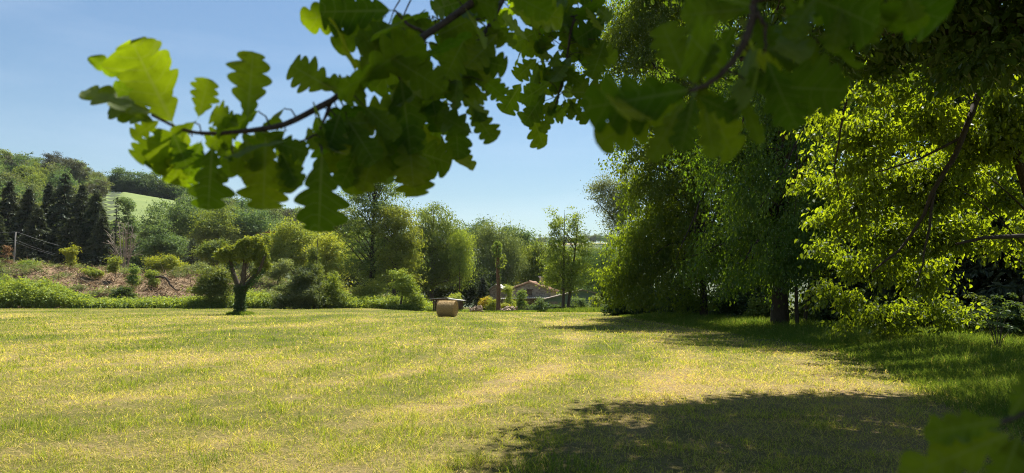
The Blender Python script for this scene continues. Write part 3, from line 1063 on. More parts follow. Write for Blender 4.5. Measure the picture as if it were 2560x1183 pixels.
def bale_shed():
    Y = 88.0
    c = at(1116, 778, Y)
    z = ground_z(c[0], Y)
    root = empty('open_shed', (c[0], Y, z), 'low open wooden shed with a flat sheet roof behind the hay bale', 'shed', rz=radians(-4))
    X = lambda px: at(px, 750, Y)[0] - c[0]
    Z = lambda py: at(1116, py, Y)[2] - z
    r = MB()
    r.prism([(X(1076), Z(748.5)), (X(1120), Z(745.2)), (X(1120), Z(744)), (X(1076), Z(747))], -0.6, 2.2)
    r.prism([(X(1121), Z(748)), (X(1157), Z(752.5)), (X(1160), Z(751)), (X(1121), Z(746.5))], -0.5, 2.1)
    r.build('roof', M['sheet'], root)
    for px in (1084, 1101, 1120, 1151):
        top = Z(np.interp(px, [1076, 1120, 1121, 1157], [748, 745, 748, 752]))
        for y in (0, 1.8):
            f = MB()
            f.box((X(px), y, top / 2 - 0.12), (0.14, 0.14, top))
            f.build('post', M['timber'], root)
    f = MB()
    f.box((X(1099), -0.1, Z(748.2)), (X(1120) - X(1078), 0.1, 0.14))
    f.build('beam', M['timber'], root)
    w_ = MB()
    for k in range(7):
        w_.box((X(1116), 2.0, 0.1 + k * 0.21), (X(1153) - X(1082), 0.05, 0.19))
    w_.build('back_wall', M['wood_grey'], root)
    for px in (1086, 1149):
        w2_ = MB()
        for k in range(6):
            w2_.box((X(px), 0.9, 0.1 + k * 0.205), (0.05, 1.6, 0.19))
        w2_.build('side_wall', M['timber'], root)


bale_shed()


def hay_bale():
    Y = 55.0
    c = at(1118, 792, Y)
    R, Wd = 0.635, 1.36
    root = empty('hay_bale', (c[0], Y, ground_z(c[0], Y)), 'round golden hay bale lying on the mown meadow', 'hay bale', rz=radians(-14))
    rng = RS(5)
    b = MB()
    nx, na = 26, 72
    xs = np.linspace(-Wd / 2, Wd / 2, nx)
    an = np.linspace(0, 2 * pi, na, endpoint=False)
    X, A = np.meshgrid(xs, an, indexing='ij')
    rad = R * (1 - 0.10 * (np.abs(X) / (Wd / 2)) ** 7) + 0.035 * (fbm(X * 5, A * 3 + 7, 3, 4) - 0.5) + 0.012 * np.sin(X * 48)
    Yc, Zc = rad * np.cos(A), rad * np.sin(A) * 0.965 + R * 0.95
    Zc = np.maximum(Zc, 0.0)
    i, j = np.meshgrid(np.arange(nx - 1), np.arange(na), indexing='ij')
    k = (j + 1) % na
    b.add(np.stack([X, Yc, Zc], -1).reshape(-1, 3), np.stack([i * na + j, (i + 1) * na + j, (i + 1) * na + k, i * na + k], -1).reshape(-1, 4))
    for s, e in ((0, -1), (nx - 1, 1)):                 # spiral ends
        rings = [np.stack([np.full(na, xs[s] - e * 0.035 * (1 - f) + 0.025 * e * np.sin(f * 26 + an)), Yc[s] * f, (Zc[s] - R * 0.95) * f + R * 0.95], -1) for f in np.linspace(1, 0.03, 14)]
        v = np.concatenate(rings)
        q = np.array([[r * na + a_, r * na + (a_ + 1) % na, (r + 1) * na + (a_ + 1) % na, (r + 1) * na + a_] for r in range(13) for a_ in range(na)])
        b.add(v, q if e < 0 else q[:, ::-1])
    b.build('rolled_hay', M['hay'], root)
    # loose straws standing off the surface
    n = 5200
    a = rng.uniform(0, 2 * pi, n)
    x = rng.uniform(-Wd / 2, Wd / 2, n)
    endm = rng.random(n) < 0.3
    rr = np.where(endm, R * np.sqrt(rng.random(n)), R * 1.0)
    x = np.where(endm, np.sign(rng.normal(size=n)) * Wd / 2, x)
    p = np.stack([x, rr * np.cos(a), rr * np.sin(a) + R * 0.95], -1)
    nn = np.where(endm[:, None], np.stack([np.sign(x), 0 * x, 0 * x], -1), np.stack([0 * x, np.cos(a), np.sin(a)], -1))
    d = unit(np.cross(nn, rng.normal(size=(n, 3))) + nn * rng.uniform(0.0, 0.6, n)[:, None])
    ln = rng.uniform(0.05, 0.16, n)[:, None]
    sd = unit(np.cross(d, rng.normal(size=(n, 3)))) * 0.005
    v = np.stack([p - sd, p + sd, p + d * ln + nn * 0.01], 1)
    ok = v[:, :, 2].min(1) > 0.01
    v = v[ok]
    s = MB()
    s.add(v.reshape(-1, 3), np.arange(len(v))[:, None] * 3 + np.array([[0, 1, 2]]), np.repeat(rng.random(len(v)), 3))
    s.build('loose_straw', M['straw'], root)


hay_bale()


def log_heap(name, label, px0, px1, py_top, Y, seed, n):
    rng = RS(seed)
    x0, x1 = at(px0, 777, Y)[0], at(px1, 777, Y)[0]
    cx = (x0 + x1) / 2
    gz = ground_z(cx, Y)
    h = at(px0, py_top, Y)[2] - gz
    b = MB()
    for i in range(n):
        u = rng.normal(0, 0.42)
        u = np.clip(u, -1, 1)
        z = rng.random() * h * (1 - abs(u) ** 1.4) * 0.9 + 0.06
        a, e = rng.uniform(0, pi), rng.normal(0, 0.35)
        d = np.array([cos(a) * cos(e), sin(a) * cos(e), sin(e)]) * rng.uniform(0.25, 0.55)
        c = np.array([u * (x1 - x0) / 2, rng.normal(0, 0.5), z])
        r = rng.uniform(0.06, 0.14)
        c[2] = max(c[2], abs(d[2]) + r * 0.6)
        b.tube([c - d, c, c + d], [r, r * 1.05, r * 0.95], 7)
        b.f.append(np.array([[b.n - 21 + 6 - k for k in range(7)]])); b.m.append(np.array([0], np.int32))
    o = b.build(name, M['log_end'], loc=(cx, Y, gz))
    tag(o, label, 'log pile')


log_heap('log_pile', 'heap of split logs just right of the hay bale', 1178, 1203, 768.5, 79, 2, 60)
log_heap('log_pile', 'heap of pale logs right of the ivy clad tree stump, below the cottage', 1256, 1292, 767, 84, 3, 75)


def trough():
    Y = 76.0
    c = at(1406, 788, Y)
    z = ground_z(c[0], Y)
    b = MB()
    w_, d_, h_, tk = 40 * ppm(Y) / 2, 0.45, 0.5, 0.05
    for (cx, cy_, sx, sy) in ((0, -d_, 2 * w_, tk), (0, d_, 2 * w_, tk), (-w_ + tk / 2, 0, tk, 2 * d_ - tk), (w_ - tk / 2, 0, tk, 2 * d_ - tk)):
        b.box((cx, cy_, h_ / 2), (sx, sy, h_), taper=1.0)
    b.box((0, 0, 0.05), (2 * w_ - 2 * tk - 0.004, 2 * d_ - tk - 0.004, 0.08))
    for (cx, cy_, sx, sy) in ((0, -d_ - 0.03, 2 * w_ + 0.16, 0.12), (0, d_ + 0.03, 2 * w_ + 0.16, 0.12)):
        b.box((cx, cy_, h_ + 0.03), (sx, sy, 0.06))
    for sx in (-1, 1):
        b.box((sx * (w_ + 0.02), 0, h_ + 0.03), (0.12, 2 * d_ - 0.065, 0.058))
    for k in range(5):
        b.box((-w_ + (k + 0.5) * 2 * w_ / 5, -d_ - 0.04, h_ / 2), (0.06, 0.03, h_ - 0.02))
    o = b.build('trough', M['black'], loc=(c[0], Y, z), rz=radians(-6))
    tag(o, 'black trough at the edge of the meadow in front of the green shed', 'trough')


trough()


def strip(name, pts, wid, mat, lift=0.02):
    b = MB()
    L_, R_ = [], []
    P = np.array(pts, float)
    d = unit(np.gradient(P, axis=0))
    for p, q in zip(P, d):
        for s, lst in ((-1, L_), (1, R_)):
            x, y = p[0] - q[1] * wid * s / 2, p[1] + q[0] * wid * s / 2
            lst.append([x, y, ground_z(x, y) + lift])
    n = len(P)
    b.add(L_ + R_, [[i, n + i, n + i + 1, i + 1] for i in range(n - 1)])
    o = b.build(name, mat)
    tag(o, kind='structure')


yy = [at(px, 775, Y)[:2] for px, Y in ((1120, 86), (1150, 86.5), (1180, 87), (1215, 88), (1250, 90), (1290, 94), (1330, 99))]
strip('driveway', yy, 3.4, M['gravel'], 0.06)
strip('track', [at(px, 785, Y)[:2] for px, Y in ((1400, 78), (1430, 76), (1460, 73.5))], 0.9, M['gravel'], 0.05)

# ------------------------------------------------------------------ utility poles and wires


def pole(px, py0, py1, Y, label, r):
    c = at(px, py1, Y)
    gz = ground_z(c[0], Y)
    h = at(px, py0, Y)[2] - gz
    root = empty('utility_pole', (c[0], Y, gz), label, 'utility pole', 'poles carrying the wires over the cleared bank')
    b = MB()
    b.tube([[0, 0, -0.3], [0, 0, h * 0.5], [0, 0, h]], [r * 1.25, r * 1.1, r], 9)
    b.build('post', M['pole'], root, smooth=True)
    for k, z in enumerate((h - 0.12, h - 1.6)):
        s = MB()
        s.tube([[r, 0, z], [r + 0.16, -0.02, z], [r + 0.16, -0.02, z + 0.14]], [0.025, 0.025, 0.05], 6)
        s.build('insulator', M['metal'], root)
    return np.array([c[0] + r + 0.16, Y - 0.02, gz + h - 0.0])


p1 = pole(34, 580, 668, 126, 'tall grey utility pole on the brown bank near the left edge', 0.12)
p2 = pole(250, 633, 690, 150, 'small distant utility pole before the dark spruces, beside the bare tree', 0.08)
wb = MB()
for dz, sag in ((0, 0.6), (-1.5, 0.9), (-1.9, 0.8)):
    for a, c in ((p1, p2), (p1 + np.array([-42, -6, 0.6]), p1)):
        s = np.linspace(0, 1, 24)[:, None]
        pts = a + (c - a) * s
        pts[:, 2] += dz - sag * 4 * s[:, 0] * (1 - s[:, 0])
        wb.tube(pts, np.full(24, 0.006 if dz else 0.011), 4)
o = wb.build('overhead_wire', M['metal'])
tag(o, 'overhead wires strung between the two utility poles', 'wires')

# ------------------------------------------------------------------ the far wood: tree kinds built once, then copied


def proto(kind, seed, leaf, H, blobs, n_cl, cl_r, per, L, droop=0, tint0=0.5):
    rng = RS(seed)
    C, out = crown_points(rng, blobs, n_cl, 2.6)
    b = MB()
    tl = trunk_line(rng, np.array([0, 0, -1.0]), np.array([0, 0, H * 0.9]), 8, 0.03)
    tr = np.linspace(0.28, 0.04, 8)
    b.tube(tl, tr, 6)
    add_limbs(b, rng, tl, tr, C, 8, 0.12, 1, sides=4)
    for q in b.t:
        pass
    scatter_leaves(b, rng, C, out, cl_r, per, L, droop=droop, tint0=tint0, mat=1)
    return b.build(kind, [M['bark'], M[leaf]], link=False).data


K_round = [proto('wood_tree', 100 + i, lf, 15, bl, 90, 1.5, 46, 0.62) for i, (lf, bl) in enumerate((
    ('leaf_cool', [(0, 0, 9.5, 5.2, 5.2, 5.2), (2.5, 0.5, 7, 3.5, 3.5, 3.5), (-2.8, 0, 7.5, 3.3, 3.3, 3.6)]),
    ('leaf_cool', [(0, 0, 10, 4.4, 4.4, 5.5), (1.5, 1, 6.5, 4, 4, 3.6), (-1, -1, 7, 4, 4, 4)]),
    ('leaf_mid', [(0, 0, 9, 5.5, 5.5, 4.8), (-2, 0, 11, 3.5, 3.5, 3.5), (3, 0, 9, 3, 3, 3.5)]),
    ('leaf_olive', [(0, 0, 10, 4.2, 4.2, 5), (1.8, 0, 7, 3.5, 3.5, 3.5), (-2, 0.5, 8, 3, 3, 3.4)])))]
K_pine = [proto('pine_tree', 120 + i, 'needle_brown', 16, [(0, 0, 12, 4.0, 4.0, 3.2), (1.4, 0.4, 9.5, 3.0, 3.0, 2.4), (-1.6, 0, 10, 2.8, 2.8, 2.2)], 60, 1.3, 46, 0.55, tint0=0.45) for i in range(2)]
K_spruce = []
for i in range(2):
    wb_, cb_ = spruce_mesh(140 + i, 17, 3.4, 22, 12, 0.9, 0.22, droop=0.35)
    for v_, f_, t_ in zip(cb_.v, cb_.f, cb_.t):
        pass
    k0 = wb_.n
    wb_.v += cb_.v; wb_.t += cb_.t
    wb_.f += [f_ + k0 for f_ in cb_.f]
    wb_.m += [np.ones(len(f_), np.int32) for f_ in cb_.f]
    wb_.n += cb_.n
    K_spruce.append(wb_.build('spruce_tree', [M['bark_dark'], M['needle']], link=False).data)


def plant_far(name, meshes, x, y, sc, rng, label, cat, group):
    o = bpy.data.objects.new(name, meshes[rng.integers(len(meshes))])
    o.location = (float(x), float(y), ground_z(x, y) - (2.4 if 'row' in label else 0.2) if y < 690 else float(far_z(x, y)))
    o.rotation_euler = (0, 0, rng.uniform(0, 6.28))
    o.scale = (sc * rng.uniform(0.9, 1.15), sc * rng.uniform(0.9, 1.15), sc * rng.uniform(0.88, 1.15))
    COL.objects.link(o)
    tag(o, label, cat, group)


def far_wood():
    rng = RS(77)
    placed = []
    n = 0
    for it in range(6000):
        y = 205 + 215 * rng.random() ** 0.8
        px = rng.uniform(-110, 1130)
        x = (px - 1280) / F_PX * y
        if 246 - (y - 300) * 0.2 < px < 460 and 238 < y < 386 - 0.06 * (px - 262):
            continue                                    # the pasture
        if 722 < px < 890 and 262 < y < 330:
            continue
        if px > 640 and y < 250:
            continue
        mind = 8.6 if y < 300 else 9.6
        if any((x - a) ** 2 + (y - b_) ** 2 < mind ** 2 for a, b_ in placed):
            continue
        placed.append((x, y))
        dens_pine = 0.75 if (70 < px < 230 and y > 320) else (0.5 if 600 < px < 800 and y > 300 else 0.08)
        if rng.random() < dens_pine:
            plant_far('pine_tree', K_pine, x, y, rng.uniform(0.75, 1.1), rng, 'dark brownish pine standing in the wood on the left hillside', 'pine', 'pines in the hillside wood')
        else:
            plant_far('wood_tree', K_round, x, y, rng.uniform(0.72, 1.08), rng, 'round crowned broad leaved tree in the wood on the left hillside', 'tree', 'broad leaved trees in the hillside wood')
        n += 1
        if n >= 330:
            break
    for i in range(26):                                 # dark row along the top of the pasture
        px = 285 + i * 10.5 + rng.normal(0, 2)
        y = 388 + rng.normal(0, 2.5)
        plant_far('wood_tree', K_round[:2], (px - 1280) / F_PX * y, y, rng.uniform(0.85, 1.1), rng, 'tree in the dark row along the top of the hill pasture', 'tree', 'tree row above the hill pasture')
    for i in range(34):
        px = 1330 + i * 7 + rng.normal(0, 2)
        y = 1245 + rng.normal(0, 10)
        plant_far('wood_tree', K_round, (px - 1280) / F_PX * y, y, rng.uniform(0.8, 1.2), rng, 'tiny tree on the far skyline hill beyond the cottage', 'tree', 'trees on the far skyline')


far_wood()

# ------------------------------------------------------------------ spruces and single trees behind the bank
SPR = 'dark spruces behind the cleared bank'
for i, (px, top, Y, R) in enumerate(((-45, 425, 158, 60), (12, 452, 150, 52), (62, 472, 146, 46), (112, 458, 154, 52), (152, 434, 152, 60), (196, 462, 147, 50), (232, 474, 144, 52), (252, 540, 141, 40), (90, 520, 141, 40), (-10, 540, 140, 44), (175, 545, 140, 38))):
    side = ['cut by the left edge of the picture', 'tall, second from the left edge', 'slightly lower, behind the utility pole', 'between the low one and the tallest', 'the tallest, with a pointed crown above the wood', 'just right of the tallest', 'standing over the small distant pole',
            'low, at the right end beside the bare tree', 'low, in front of the others right of the utility pole', 'low, in front of the others at the left edge', 'low, in front of the tallest one'][i]
    conifer('spruce_tree', 'dark spruce behind the bank, ' + side, px, top, Y, R * (1.05 + 0.25 * (i % 3)), 200 + i, group=SPR, n_whorl=40, leaf_n=60, L=1.0, droop=0.55, pw=0.85)
conifer('spruce_tree', 'slim young spruce before the pale hill pasture', 285, 492, 168, 22, 230, n_whorl=26, leaf_n=12, L=0.7)
tree('lollipop_tree', 'small round headed tree beside the slim spruce before the hill pasture', 'tree', 320, 172, [(320, 512, 22, 22), (318, 540, 17, 26), (330, 575, 22, 30)], 'leaf_cool', 60, 0.9, 60, 0.4, 0.22, seed=31, n_limb=8)


def bare_tree():
    Y = 133.0
    c = at(308, 680, Y)
    gz = ground_z(c[0], Y)
    root = empty('bare_tree', (c[0], Y, gz), 'pale leafless tree with upright forked limbs before the spruces', 'dead tree')
    rng = RS(8)
    b, br = MB(), MB()
    for (x0, x1, y1, r) in ((300, 283, 572, .2), (302, 296, 556, .22), (306, 309, 560, .2), (310, 322, 556, .26), (314, 333, 566, .2), (300, 276, 590, .13), (312, 341, 590, .14), (306, 315, 575, .15)):
        p0, p2 = at(x0, 688, Y), at(x1, y1, Y + rng.normal(0, 1))
        p1 = at((x0 * 0.7 + x1 * 0.3) + rng.normal(0, 3), 640, Y)
        pts = wobble(bez(p0, p1, p2, 12), rng, 0.06) - np.array([c[0], Y, gz])
        b.tube(pts, np.linspace(r, 0.035, 12), 7)
        for k in range(10):
            j = rng.integers(4, 12)
            d = np.array([rng.normal(0, 0.8), rng.normal(0, 0.6), rng.uniform(0.1, 1.0)])
            q = wobble(bez(pts[j], pts[j] + d * 0.8, pts[j] + d * rng.uniform(1, 2.2), 5), rng, 0.03)
            br.tube(q, np.linspace(0.05, 0.014, 5), 4)
    for (x1, y1) in ((268, 585), (270, 600), (345, 615), (352, 600), (275, 620), (358, 627)):
        q = wobble(bez(at(304, 650, Y), at((304 + x1) / 2, (640 + y1) / 2 + 5, Y), at(x1, y1, Y), 8), rng, 0.06) - np.array([c[0], Y, gz])
        br.tube(q, np.linspace(0.08, 0.02, 8), 5)
    b.build('trunk', M['bark_pale'], root, smooth=True)
    br.build('branch', M['bark_pale'], root, smooth=True)


bare_tree()

# (label, base px, depth, blobs, leaf, n clusters, cluster radius m, leaves, leaf m, kw)
T = tree
T('broad_tree', 'large dome shaped cool green tree above the bank, left of the pollard tree', 'tree', 425, 190, [(430, 545, 72, 58), (385, 570, 42, 48), (480, 560, 55, 52), (415, 610, 60, 40)], 'leaf_cool', 190, 1.7, 80, 0.5, 0.4, seed=41, n_limb=12)
T('broad_tree', 'rounded pale green tree in front of the large dome shaped tree', 'tree', 412, 160, [(412, 598, 44, 38), (392, 630, 35, 32), (440, 625, 40, 36)], 'leaf_cool', 130, 1.2, 75, 0.38, 0.3, seed=42, n_limb=8, tint0=0.6)
T('broad_tree', 'mid green tree on the slope above and left of the pollard crown', 'tree', 545, 185, [(540, 560, 50, 50), (575, 585, 45, 45), (515, 590, 40, 45)], 'leaf_mid', 150, 1.6, 75, 0.48, 0.35, seed=43, n_limb=8, tint0=0.4)
T('broad_tree', 'tree on the slope directly above the pollard crown', 'tree', 620, 190, [(615, 560, 50, 48), (650, 590, 40, 40)], 'leaf_cool', 130, 1.6, 75, 0.48, 0.35, seed=44, n_limb=8)
conifer('pine_tree', 'small dark pine at the back of the bank, left of the pollard', 480, 596, 150, 22, 45, leaf='needle', n_whorl=18, leaf_n=16, L=0.6, bare=0.3, droop=0.1, pw=0.5, cat='pine')
T('broad_tree', 'bright green tree just left of the pollard crown', 'tree', 535, 128, [(535, 612, 26, 18), (512, 628, 20, 22), (545, 640, 26, 24)], 'leaf_mid', 80, 0.9, 75, 0.3, 0.2, seed=46, n_limb=8)
T('copper_tree', 'copper leaved tree peeping over the pollard crown', 'tree', 690, 155, [(688, 590, 28, 14), (700, 606, 22, 18)], 'copper', 60, 1.1, 70, 0.36, 0.3, seed=47, n_limb=6)
T('broad_tree', 'bright yellowish green broad tree right of the pollard crown', 'tree', 735, 128, [(720, 585, 60, 40), (690, 630, 50, 55), (765, 625, 50, 55), (735, 655, 60, 45)], 'leaf_bright', 200, 1.2, 80, 0.34, 0.35, seed=49, n_limb=12)
T('broad_tree', 'pale feathery bright tree behind the ivy covered snag', 'tree', 820, 112, [(815, 625, 40, 42), (845, 660, 32, 45), (800, 680, 40, 50), (840, 720, 30, 30)], 'leaf_bright', 170, 1.0, 80, 0.28, 0.25, seed=50, n_limb=10, tint0=0.65)
T('broad_tree', 'tree filling the gap left of the tall open crowned tree', 'tree', 850, 150, [(845, 590, 45, 40), (870, 560, 40, 40), (800, 570, 35, 35)], 'leaf_mid', 130, 1.3, 75, 0.4, 0.3, seed=51, n_limb=8)

# mid distance, behind the meadow's end
T('tall_ash_tree', 'tallest open crowned tree with a straight dark trunk, behind the meadow end', 'tree', 930, 105, [(942, 425, 30, 30), (945, 445, 40, 32), (930, 470, 55, 34), (985, 480, 34, 30), (895, 505, 50, 30), (960, 530, 70, 40), (900, 570, 60, 45), (960, 600, 70, 50), (900, 640, 65, 55), (950, 680, 60, 45)],
  'leaf_mid', 300, 1.15, 62, 0.27, 0.42, seed=60, n_limb=46, top=(940, 402), flat=0.4, bark='bark_dark', limb_r=0.14, tint0=0.45, inner=1.8)
T('broad_tree', 'sunlit yellowish tree right of the tallest open crowned tree', 'tree', 985, 102, [(1000, 545, 36, 36), (1015, 600, 36, 50), (1020, 660, 34, 42), (985, 640, 40, 60), (960, 560, 30, 40)], 'leaf_bright', 190, 1.0, 75, 0.27, 0.3, seed=61, n_limb=14, tint0=0.35)
T('birch_like_tree', 'tall full rounded tree behind the hay bale', 'tree', 1080, 122, [(1085, 550, 48, 42), (1060, 590, 40, 50), (1130, 570, 38, 40), (1100, 620, 60, 60), (1145, 620, 32, 60), (1060, 670, 45, 60), (1120, 680, 50, 50)], 'leaf_mid', 330, 1.15, 80, 0.3, 0.35, seed=62, n_limb=26, droop=0.7, bark='bark', tint0=0.6)
T('birch_like_tree', 'drooping lit spray tree at the right side of the full rounded tree', 'tree', 1150, 118, [(1150, 610, 24, 50), (1160, 665, 22, 32)], 'leaf_bright', 70, 0.9, 70, 0.27, 0.16, seed=63, n_limb=8, droop=1.0, tint0=0.4)
T('weeping_birch', 'feathery weeping birch standing behind the ivy clad stump', 'birch', 1235, 138, [(1215, 590, 45, 42), (1255, 590, 45, 44), (1190, 640, 34, 60), (1240, 640, 55, 60), (1285, 635, 34, 58), (1240, 695, 60, 40)], 'leaf_olive', 330, 1.2, 85, 0.3, 0.34, seed=64, n_limb=20, droop=2.0, flat=0.9)
T('broad_tree', 'dark rounded treetop just above the weeping birch', 'tree', 1300, 160, [(1298, 592, 30, 26), (1270, 585, 26, 24), (1190, 590, 40, 36), (1310, 630, 45, 50)], 'leaf_cool', 160, 1.3, 70, 0.4, 0.35, seed=65, n_limb=12)
T('broad_tree', 'rounded bright green tree behind the cottage roof', 'tree', 1345, 142, [(1335, 632, 40, 34), (1365, 650, 36, 36), (1345, 680, 50, 45), (1320, 690, 40, 40)], 'leaf_bright', 200, 1.2, 75, 0.33, 0.3, seed=66, n_limb=12, tint0=0.3)
T('broad_tree', 'dense dark tree behind the cottage and the shed', 'tree', 1420, 150, [(1420, 650, 60, 45), (1400, 700, 60, 50), (1470, 690, 50, 60)], 'leaf_mid', 200, 1.3, 75, 0.36, 0.3, seed=67, n_limb=10, tint0=0.3)
T('broad_tree', 'full leafy tree in the gap right of the twin stemmed tree, behind the green shed', 'tree', 1490, 136, [(1468, 655, 36, 48), (1510, 650, 42, 46), (1490, 700, 60, 45), (1540, 680, 45, 55)], 'leaf_mid', 230, 1.2, 85, 0.36, 0.3, seed=59, n_limb=10)
T('broad_tree', 'shaded tree in the dark wood behind the open shed', 'tree', 1120, 132, [(1120, 720, 60, 50), (1060, 710, 50, 55)], 'leaf_shade', 150, 1.3, 75, 0.36, 0.3, seed=68, n_limb=10, tint0=0.3)
T('broad_tree', 'shaded tree in the dark wood left of the ivy clad stump', 'tree', 1190, 132, [(1190, 715, 50, 55), (1225, 735, 40, 40)], 'leaf_shade', 150, 1.3, 75, 0.36, 0.3, seed=69, n_limb=10, tint0=0.25)
T('broad_tree', 'shaded tree behind the foot of the tallest open crowned tree', 'tree', 900, 125, [(890, 690, 60, 50), (940, 715, 50, 40), (1000, 700, 50, 45)], 'leaf_shade', 170, 1.2, 75, 0.34, 0.3, seed=70, n_limb=8, tint0=0.3)
conifer('spruce_tree', 'dark conifer in the wood between the open shed and the ivy clad stump', 1207, 690, 124, 26, 71, n_whorl=26, leaf_n=18, L=0.7)
T('slender_tree', 'slender twin stemmed tree in front of the green shed', 'tree', 1412, 80, [(1390, 548, 18, 34), (1395, 600, 24, 40), (1435, 545, 22, 34), (1440, 600, 26, 40), (1385, 655, 36, 40), (1440, 655, 38, 42), (1412, 705, 52, 36), (1470, 680, 22, 26)],
  'leaf_bright', 250, 0.62, 46, 0.2, 0.22, seed=72, n_limb=30, stems=2, bark='bark', tint0=0.3, limb_r=0.06, up=0.6)

# pollard tree in the meadow
PY = 62.0
T('pollard_tree', 'old ivy clad pollard tree standing alone in the meadow', 'tree', 600, PY,
  [(556, 638, 18, 14), (576, 632, 19, 14), (566, 652, 15, 13), (540, 632, 9, 7), (603, 622, 19, 19), (624, 612, 18, 19), (612, 644, 18, 17), (632, 640, 18, 18), (592, 650, 14, 12), (648, 618, 15, 14), (640, 602, 10, 9), (668, 602, 9, 11), (662, 640, 13, 16), (668, 664, 9, 12), (648, 662, 12, 14), (638, 686, 10, 9), (586, 655, 8, 8)],
  'leaf_bright', 250, 0.25, 48, 0.155, 0.32, sweep=(0.0, 0, 0.9), wild=0.9, seed=80, n_limb=26, top=(604, 690), bark='bark', hexa=True, tint0=0.25, inner=1.5, limb_r=0.07, dep=0.95,
  extra=[([(600, 730, PY), (590, 700, PY), (580, 672, PY), (574, 645, PY)], 0.26, 0.13), ([(602, 730, PY), (610, 690, PY), (612, 655, PY), (610, 625, PY)], 0.26, 0.10), ([(604, 728, PY), (628, 700, PY), (650, 675, PY - 0.3), (662, 640, PY - 0.3)], 0.26, 0.10)])


def ivy_on(root, name, pts, rad, n, seed, leaf='leaf_dark', L=0.11):
    """ivy leaves wrapping a stem: part of the tree they grow on"""
    rng = RS(seed)
    P = np.array([at(*p) for p in pts]) - np.array(root.location)
    s = rng.random(n)
    k = np.linspace(0, 1, len(P))
    c = np.stack([np.interp(s, k, P[:, i]) for i in range(3)], -1)
    r = np.interp(s, np.linspace(0, 1, len(rad)), rad)
    a = rng.uniform(0, 2 * pi, n)
    o_ = np.stack([np.cos(a), np.sin(a), rng.normal(0, 0.25, n)], -1)
    b = MB()
    l = L * rng.uniform(0.7, 1.3, n)
    leaf_cloud(b, c + o_ * (r * rng.uniform(0.7, 1.25, n))[:, None], rng.normal(0, 0.5, (n, 3)) + np.array([0, 0, -0.7]) + o_ * 0.4, unit(o_ + rng.normal(0, 0.35, (n, 3))), l, l * 0.75, rng.random(n) * 0.8, True)
    return b.build(name, M[leaf], root)


ivy_on(TREES[-1], 'ivy', [(600, 788, PY), (601, 740, PY), (600, 715, PY)], [0.46, 0.38, 0.36, 0.5], 3400, 81)
ivy_on(TREES[-1], 'ivy', [(606, 725, PY), (632, 702, PY), (655, 672, PY)], [0.35, 0.3, 0.35], 1200, 82)
ivy_on(TREES[-1], 'ivy', [(588, 700, PY), (578, 672, PY), (575, 655, PY)], [0.2, 0.22, 0.3], 350, 83)


def snag():
    Y = 85.0
    root = empty('ivy_clad_stump', (at(1246, 777, Y)[0], Y, ground_z(at(1246, 777, Y)[0], Y)), 'tall bare tree stump with a leafy ivy tuft on top, left of the cottage', 'tree stump')
    rng = RS(9)
    b = MB()
    pts = np.array([at(px, py, Y) for px, py in ((1246, 780), (1246, 750), (1246.5, 715), (1244.5, 680), (1245, 650), (1243.5, 625), (1243, 606))]) - np.array(root.location)
    pts[0, 2] = -0.2
    b.tube(wobble(pts, rng, 0.01), [0.30, 0.25, 0.24, 0.22, 0.19, 0.15, 0.10], 10)
    b.build('trunk', M['bark_red'], root, smooth=True)
    ivy_on(root, 'ivy', [(1244, 640, Y), (1243, 620, Y), (1243, 602, Y)], [0.25, 0.45, 0.5, 0.2], 420, 91, 'leaf_mid', 0.2)
    ivy_on(root, 'ivy', [(1249, 670, Y), (1254, 650, Y), (1252, 635, Y)], [0.4, 0.6, 0.35], 220, 92, 'leaf_mid', 0.2)
    ivy_on(root, 'ivy', [(1248, 760, Y), (1248, 700, Y), (1247, 660, Y)], [0.18, 0.22, 0.24], 200, 93, 'leaf_dark', 0.14)


snag()

# bushes and saplings on the bank and round the yard
B_ = lambda *a, **k: tree(*a, **{**dict(trunk_r=0.06, n_limb=10, zmin=0.05, inner=1.8, limb_r=0.03), **k})
B_('bush', 'leafy bush on the bank left of the pollard trunk', 'bush', 535, 92, [(520, 700, 28, 34), (550, 690, 28, 36), (535, 730, 40, 24), (565, 715, 20, 30), (500, 725, 22, 20)], 'leaf_mid', 150, 0.6, 70, 0.22, seed=301)
B_('bush', 'big dark rounded bush at the meadow edge right of the pollard', 'bush', 735, 88, [(730, 740, 46, 34), (765, 725, 40, 48), (705, 755, 26, 20), (760, 690, 25, 25)], 'leaf_olive', 260, 0.55, 85, 0.2, seed=302, tint0=0.3)
B_('ivy_snag', 'upright ivy smothered snag rising from the dark rounded bush', 'snag', 788, 90, [(785, 640, 16, 30), (782, 680, 20, 34), (790, 720, 24, 40), (800, 750, 22, 24)], 'leaf_mid', 120, 0.5, 75, 0.2, seed=303, trunk_r=0.16, top=(795, 586), tint0=0.4)
B_('bush', 'pale bush at the meadow edge right of the ivy smothered snag', 'bush', 830, 92, [(830, 720, 22, 40), (850, 745, 24, 26), (815, 755, 22, 18)], 'leaf_bright', 90, 0.55, 75, 0.2, seed=304)
B_('bush', 'bright bush below the tallest open crowned tree', 'bush', 925, 96, [(905, 728, 26, 22), (935, 722, 22, 28), (925, 748, 34, 20)], 'leaf_bright', 100, 0.55, 70, 0.2, seed=305, tint0=0.4)
B_('leaning_tree', 'small bushy tree with a leaning dark stem left of the hay bale', 'tree', 1000, 92, [(1010, 705, 24, 20), (1025, 725, 26, 26), (1045, 745, 24, 22), (1000, 690, 18, 20), (1035, 765, 22, 10)], 'leaf_bright', 110, 0.55, 66, 0.2, seed=306, trunk_r=0.16, top=(1012, 700), tint0=0.5)
B_('round_shrub', 'round bright shrub behind the open shed roof', 'shrub', 1139, 91, [(1139, 748, 17, 10), (1140, 742, 12, 9)], 'leaf_bright', 40, 0.35, 60, 0.17, seed=307, tint0=0.6)
